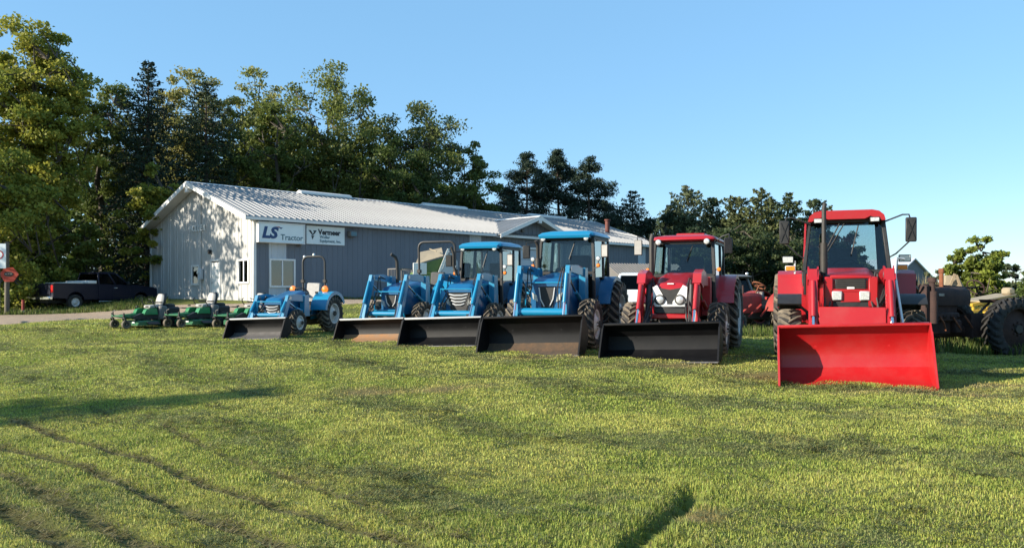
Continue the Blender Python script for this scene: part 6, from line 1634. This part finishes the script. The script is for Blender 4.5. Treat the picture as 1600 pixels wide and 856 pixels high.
def implements():
    # canvas topped machine by the wall, behind the open blue tractor
    p = at(676, 33.5); z = g(p.x, p.y)
    t = thing('hay_machine', 'olive machine with slanted tan cover and white panels against the shop wall', 'machine', (p.x, p.y, z), (0, 0, R(20)))
    MB().box((0, .3, .85), (1.5, 1.2, .9), b=.05).build('body', 'olive', t)
    MB().pane([(-.80, -.34, 1.60), (.36, -.34, 1.96), (.62, .9, 2.36), (-.30, .9, 2.16)], .03).build('cover', 'tan', t)
    MB().pane([(-.72, -.28, 1.28), (.4, -.28, 1.30), (.4, -.28, 1.90), (-.72, -.28, 1.56)], .03).build('inner_panel', 'olive', t)
    MB().box((-.62, -.36, 1.42), (.56, .05, .46), b=.01).build('white_panel', 'whitepaint', t)
    MB().add([(.05, -.42, 1.1), (.17, -.42, 1.1), (.60, -.42, 2.25), (.52, -.42, 2.25), (.05, -.38, 1.1), (.17, -.38, 1.1), (.60, -.38, 2.25), (.52, -.38, 2.25)], [(0, 1, 2, 3), (7, 6, 5, 4), (0, 4, 5, 1), (1, 5, 6, 2), (2, 6, 7, 3), (3, 7, 4, 0)]).build('white_strut', 'whitepaint', t)
    MB().prismy([(.20, 1.05), (.95, 1.05), (.95, 1.75), (.62, 2.15), (.55, 2.1)], -.36, -.3).build('side_shield', 'walllight', t)
    MB().tube([(.1, -.2, 2.14), (-.08, .2, 2.26)], .02, 6).build('cover_pole', 'tan', t)
    for s in (-1, 1):
        wheel(t, s * .8, .4, .36, .2, .2, 12, 'rubber', 'rimwhite')
    MB().beam((0, -1.6, .4), (0, -.2, .5), .1, .1).build('drawbar', 'dark', t)
    # wire crate by the wall
    p = at(625, 34.5); t = thing('wire_crate', 'grey wire crate behind the exhaust of the open blue tractor', 'crate', (p.x, p.y, g(p.x, p.y)), (0, 0, R(45)))
    f = MB()
    for x in (-.35, .35):
        for y in (-.35, .35): f.beam((x, y, 0), (x, y, 1.42), .04, .04, (0, 1, 0))
    for zz in (.05, .72, 1.4):
        f.beam((-.35, -.35, zz), (.35, -.35, zz), .04, .04).beam((-.35, .35, zz), (.35, .35, zz), .04, .04).beam((-.35, -.35, zz), (-.35, .35, zz), .04, .04).beam((.35, -.35, zz), (.35, .35, zz), .04, .04)
    f.build('crate_frame', 'shed', t)
    w = MB()
    for k in range(7): w.beam((-.3 + .1 * k, -.36, .05), (-.3 + .1 * k, -.36, 1.4), .012, .012, (0, 1, 0)).beam((-.36, -.3 + .1 * k, .05), (-.36, -.3 + .1 * k, 1.4), .012, .012, (0, 1, 0))
    w.build('wire_mesh', 'shed', t)
    # low shed behind the white pickup
    p = at(1003, 38); t = thing('low_shed', 'low grey shed with brown ribbed roof behind the white pickup', 'shed', (p.x, p.y, .35), (0, 0, R(20)))
    MB().box((0, 0, .95), (3.4, 3.2, 1.9), b=.01).build('wall', 'shed', t)
    for s in (-1, 1):
        for k in range(7):
            x0 = -1.9 + k * .545
            pr = ribs(0, .54, .135, .02, .03, .05)
            ring = pr + [(.54, -.03), (0, -.03)]
            MB().loft([[(x0 + a, s * 1.85, 1.86 + o) for a, o in ring], [(x0 + a, 0, 2.66 + o) for a, o in ring]]).build('roof_panel', 'shedroof', t)
    for s in (-1, 1): MB().add([(s * 1.7, -1.6, 1.9), (s * 1.7, 1.6, 1.9), (s * 1.7, 0, 2.6), (s * 1.66, -1.6, 1.9), (s * 1.66, 1.6, 1.9), (s * 1.66, 0, 2.6)], [(0, 1, 2), (5, 4, 3), (0, 3, 4, 1), (1, 4, 5, 2), (2, 5, 3, 0)]).build('gable_end', 'shed', t)
    # yellow implement behind the antique tractor
    p = at(1553, 31); t = thing('yellow_implement', 'weathered yellow frame implement behind the big rear tyre of the rusty tractor', 'machine', (p.x, p.y, g(p.x, p.y) - .38), (0, 0, R(12)))
    f = MB()
    f.beam((-1.0, 0, 1.20), (.75, 0, 1.50), .12, .12, b=.01).beam((-1.0, .8, 1.20), (.75, .8, 1.50), .12, .12, b=.01).beam((-1.0, 0, .95), (.75, 0, 1.15), .10, .10, b=.01)
    for x in (-.9, -.3, .25, .7): f.beam((x, 0, 1.0), (x, 0, 1.35 + x * .17), .09, .09, (0, 1, 0), b=.01)
    f.beam((-.9, 0, 1.0), (-.3, 0, 1.3), .06, .06).beam((.25, 0, 1.1), (.7, 0, 1.45), .06, .06).beam((.0, .4, .0), (.0, .4, 1.3), .14, .14, (0, 1, 0)); f.build('frame', 'yellow', t)
    MB().pane([(-.7, -.1, 1.36), (.9, -.1, 1.62), (.9, .9, 1.64), (-.7, .9, 1.38)], .05).build('deck_board', 'tan', t)
    MB().box((-.05, -.05, .86), (.5, .3, .36), b=.05).build('gear_box', 'yellow', t)
    MB().box((.72, .1, 1.72), (.34, .4, .28), b=.09).build('canvas_roll', 'tan', t)
    for s in (-1, 1): h = wheel(t, s * .7, .4, .36, .18, .2, 0, 'rubber', 'rust', old=True)
    # weathered timber frame
    p = at(1492, 33); t = thing('timber_frame', 'weathered timber frame under a pale tarpaulin behind the rusty exhaust stack', 'frame', (p.x, p.y, g(p.x, p.y)), (0, 0, R(-10)))
    for a, b in [((-.75, 0, 0), (.0, 0, 2.05)), ((.75, 0, 0), (.05, 0, 2.0)), ((-.55, .8, 0), (.0, .5, 2.0)), ((.75, .8, 0), (.05, .5, 1.95)), ((-.6, 0, 1.2), (.6, 0, 1.2)), ((-.9, 0, 1.05), (-.2, 0, 1.6))]:
        MB().beam(a, b, .09, .07, (0, 1, 0)).build('timber', 'wood', t)
    MB().loft([[(-.52, .0, 1.2), (.5, .0, 1.2), (.5, .7, 1.2), (-.52, .7, 1.2)], [(-.3, .1, 1.75), (.28, .1, 1.72), (.28, .6, 1.72), (-.3, .6, 1.75)], [(-.26, .2, 2.0), (.2, .2, 1.94), (.2, .5, 1.94), (-.26, .5, 2.0)]]).build('tarpaulin', 'tan', t)
    # far barn
    D = 120; x = (1400 - CX) * D / F
    t = thing('distant_barn', 'distant slate grey metal barn with a pale roof beyond the field', 'barn', (x + 2.6, D, .4), (0, 0, R(30)))
    hw, e, r_ = 4.2, 3.6, 6.3; L = 14
    MB().prismy([(-hw, -.5), (hw, -.5), (hw, e), (0, r_), (-hw, e)], 0, L).build('wall', 'barn', t)
    for s in (-1, 1): MB().prismy([(0, r_ + .05), (s * (hw + .4), e - .15), (s * (hw + .4), e + .02), (0, r_ + .22)], -.3, L + .3).build('roof', 'barnroof', t)
    MB().box((0, -.04, e - 1.1), (2 * hw + .05, .06, .14)).build('eave_band', 'barnroof', t)
    MB().box((1.2, -.05, 1.4), (3.2, .08, 2.8)).build('sliding_door', 'barn', t)

def roadside():
    p = at(11, 38); t = thing('sign_post', 'weathered wooden pole behind the red sign at the left edge', 'pole', (p.x, p.y, p.z))
    MB().tube([(0, 0, -.3), (0, 0, 1.6), (.0, 0, 3.4)], [.11, .10, .09], 12).build('pole', 'pole', t)
    p = at(14, 37.5); t = thing('red_sign', 'six sided dull red sign with dark oval centre on the wooden pole', 'sign', (p.x, p.y, EYE + (HY - 429) * 37.5 / F), (0, 0, R(8)))
    a = [(-.40, .02), (-.2, .30), (.18, .33), (.42, .02), (.2, -.32), (-.18, -.33)]
    MB().prismy(a, -.02, .02).build('sign_plate', 'signred', t)
    MB().loft([[(.21 * math.cos(k * .5236), -.022, .02 + .12 * math.sin(k * .5236)) for k in range(12)], [(.20 * math.cos(k * .5236), -.032, .02 + .11 * math.sin(k * .5236)) for k in range(12)]]).build('centre_panel', 'dark', t)
    for k in range(3): MB().box((-.11 + k * .11, -.036, .03), (.08, .01, .05)).build('mark', 'worn', t)
    MB().box((0, .06, 0), (.08, .1, .5)).build('bracket', 'dark', t)
    p = at(-2, 37); t = thing('white_sign', 'white board with a red ring cut by the left edge of the photo', 'sign', (p.x, p.y, EYE + (HY - 400) * 37 / F), (0, 0, R(6)))
    MB().box((0, 0, 0), (.62, .04, 1.12), b=.008).build('board', 'signface', t)
    MB().lathe([(.20, 0), (.20, -.012), (.15, -.012), (.15, 0)], (.02, -.022, .06), 'y', 28, True).build('red_ring', 'logored', t)
    MB().tube([(.0, .06, -2.6), (.0, .06, .5)], .04).build('post', 'pole', t)
    p = at(36, 38); t = thing('marker_post', 'short red and pale marker post in the grass left of the pickup bumper', 'post', (p.x, p.y, p.z))
    q = MB().tube([(0, 0, -.1), (0, 0, .72)], .06, 10).build('post', 'oldred', t); MB().tube([(.0, 0, .12), (0, 0, .24)], .064, 10).build('reflector', 'tan', q)

def weeds():
    tg = [(.10, .14, .03), (.13, .17, .035), (.075, .11, .025), (.16, .16, .06)]
    def area(x0, x1, y0, y1):
        def f(r, n): return r.uniform(x0, x1, n), r.uniform(y0, y1, n)
        return f
    def fr(px0, px1, d0, d1):
        def f(r, n):
            D = r.uniform(d0, d1, n); px = r.uniform(px0, px1, n); return (px - CX) * D / F, D
        return f
    blades('tall_grass', 'tall rough grass round the rusty antique tractor', fr(1440, 1720, 17.6, 25), 9000, .30, .013, tg, 201)
    blades('tall_grass', 'rough grass behind the gap between the two red cab tractors', fr(1120, 1450, 23, 33), 9000, .24, .014, tg, 202)
    blades('weeds', 'tan and green weeds in front of the distant barn', fr(1380, 1480, 36, 52), 5000, 1.3, .03, [(.26, .21, .12), (.20, .17, .10), (.08, .11, .03), (.3, .25, .15)], 203, 'weeds')
    blades('weeds', 'green weeds along the back of the machinery yard', fr(1100, 1900, 36, 60), 14000, .7, .03, [(.08, .12, .03), (.11, .15, .04), (.18, .17, .08)], 204, 'weeds')
    blades('tall_grass', 'grass strip along the drive under the parked pickup', fr(-60, 262, 37.5, 43), 9000, .22, .02, tg, 205)
    blades('tall_grass', 'grass strip at the foot of the long shop wall', lambda r, n: (lambda u, v: (BX + .7071 * u + .7071 * v, BY + .7071 * u - .7071 * v))(r.uniform(1, 20, n), r.uniform(.15, 1.6, n)), 4000, .16, .016, tg, 206)
# ------------------------------------------------------------------ put it together
build_ground(); build_road(); build_shop(); build_signs()
red_big(); red_mid(); blue_tractors(); build_mowers(); build_vehicles()
old_row_crop(); old_red(); old_cab_machine(); implements(); roadside()
build_trees()
weeds(); build_grass(); build_clippings()
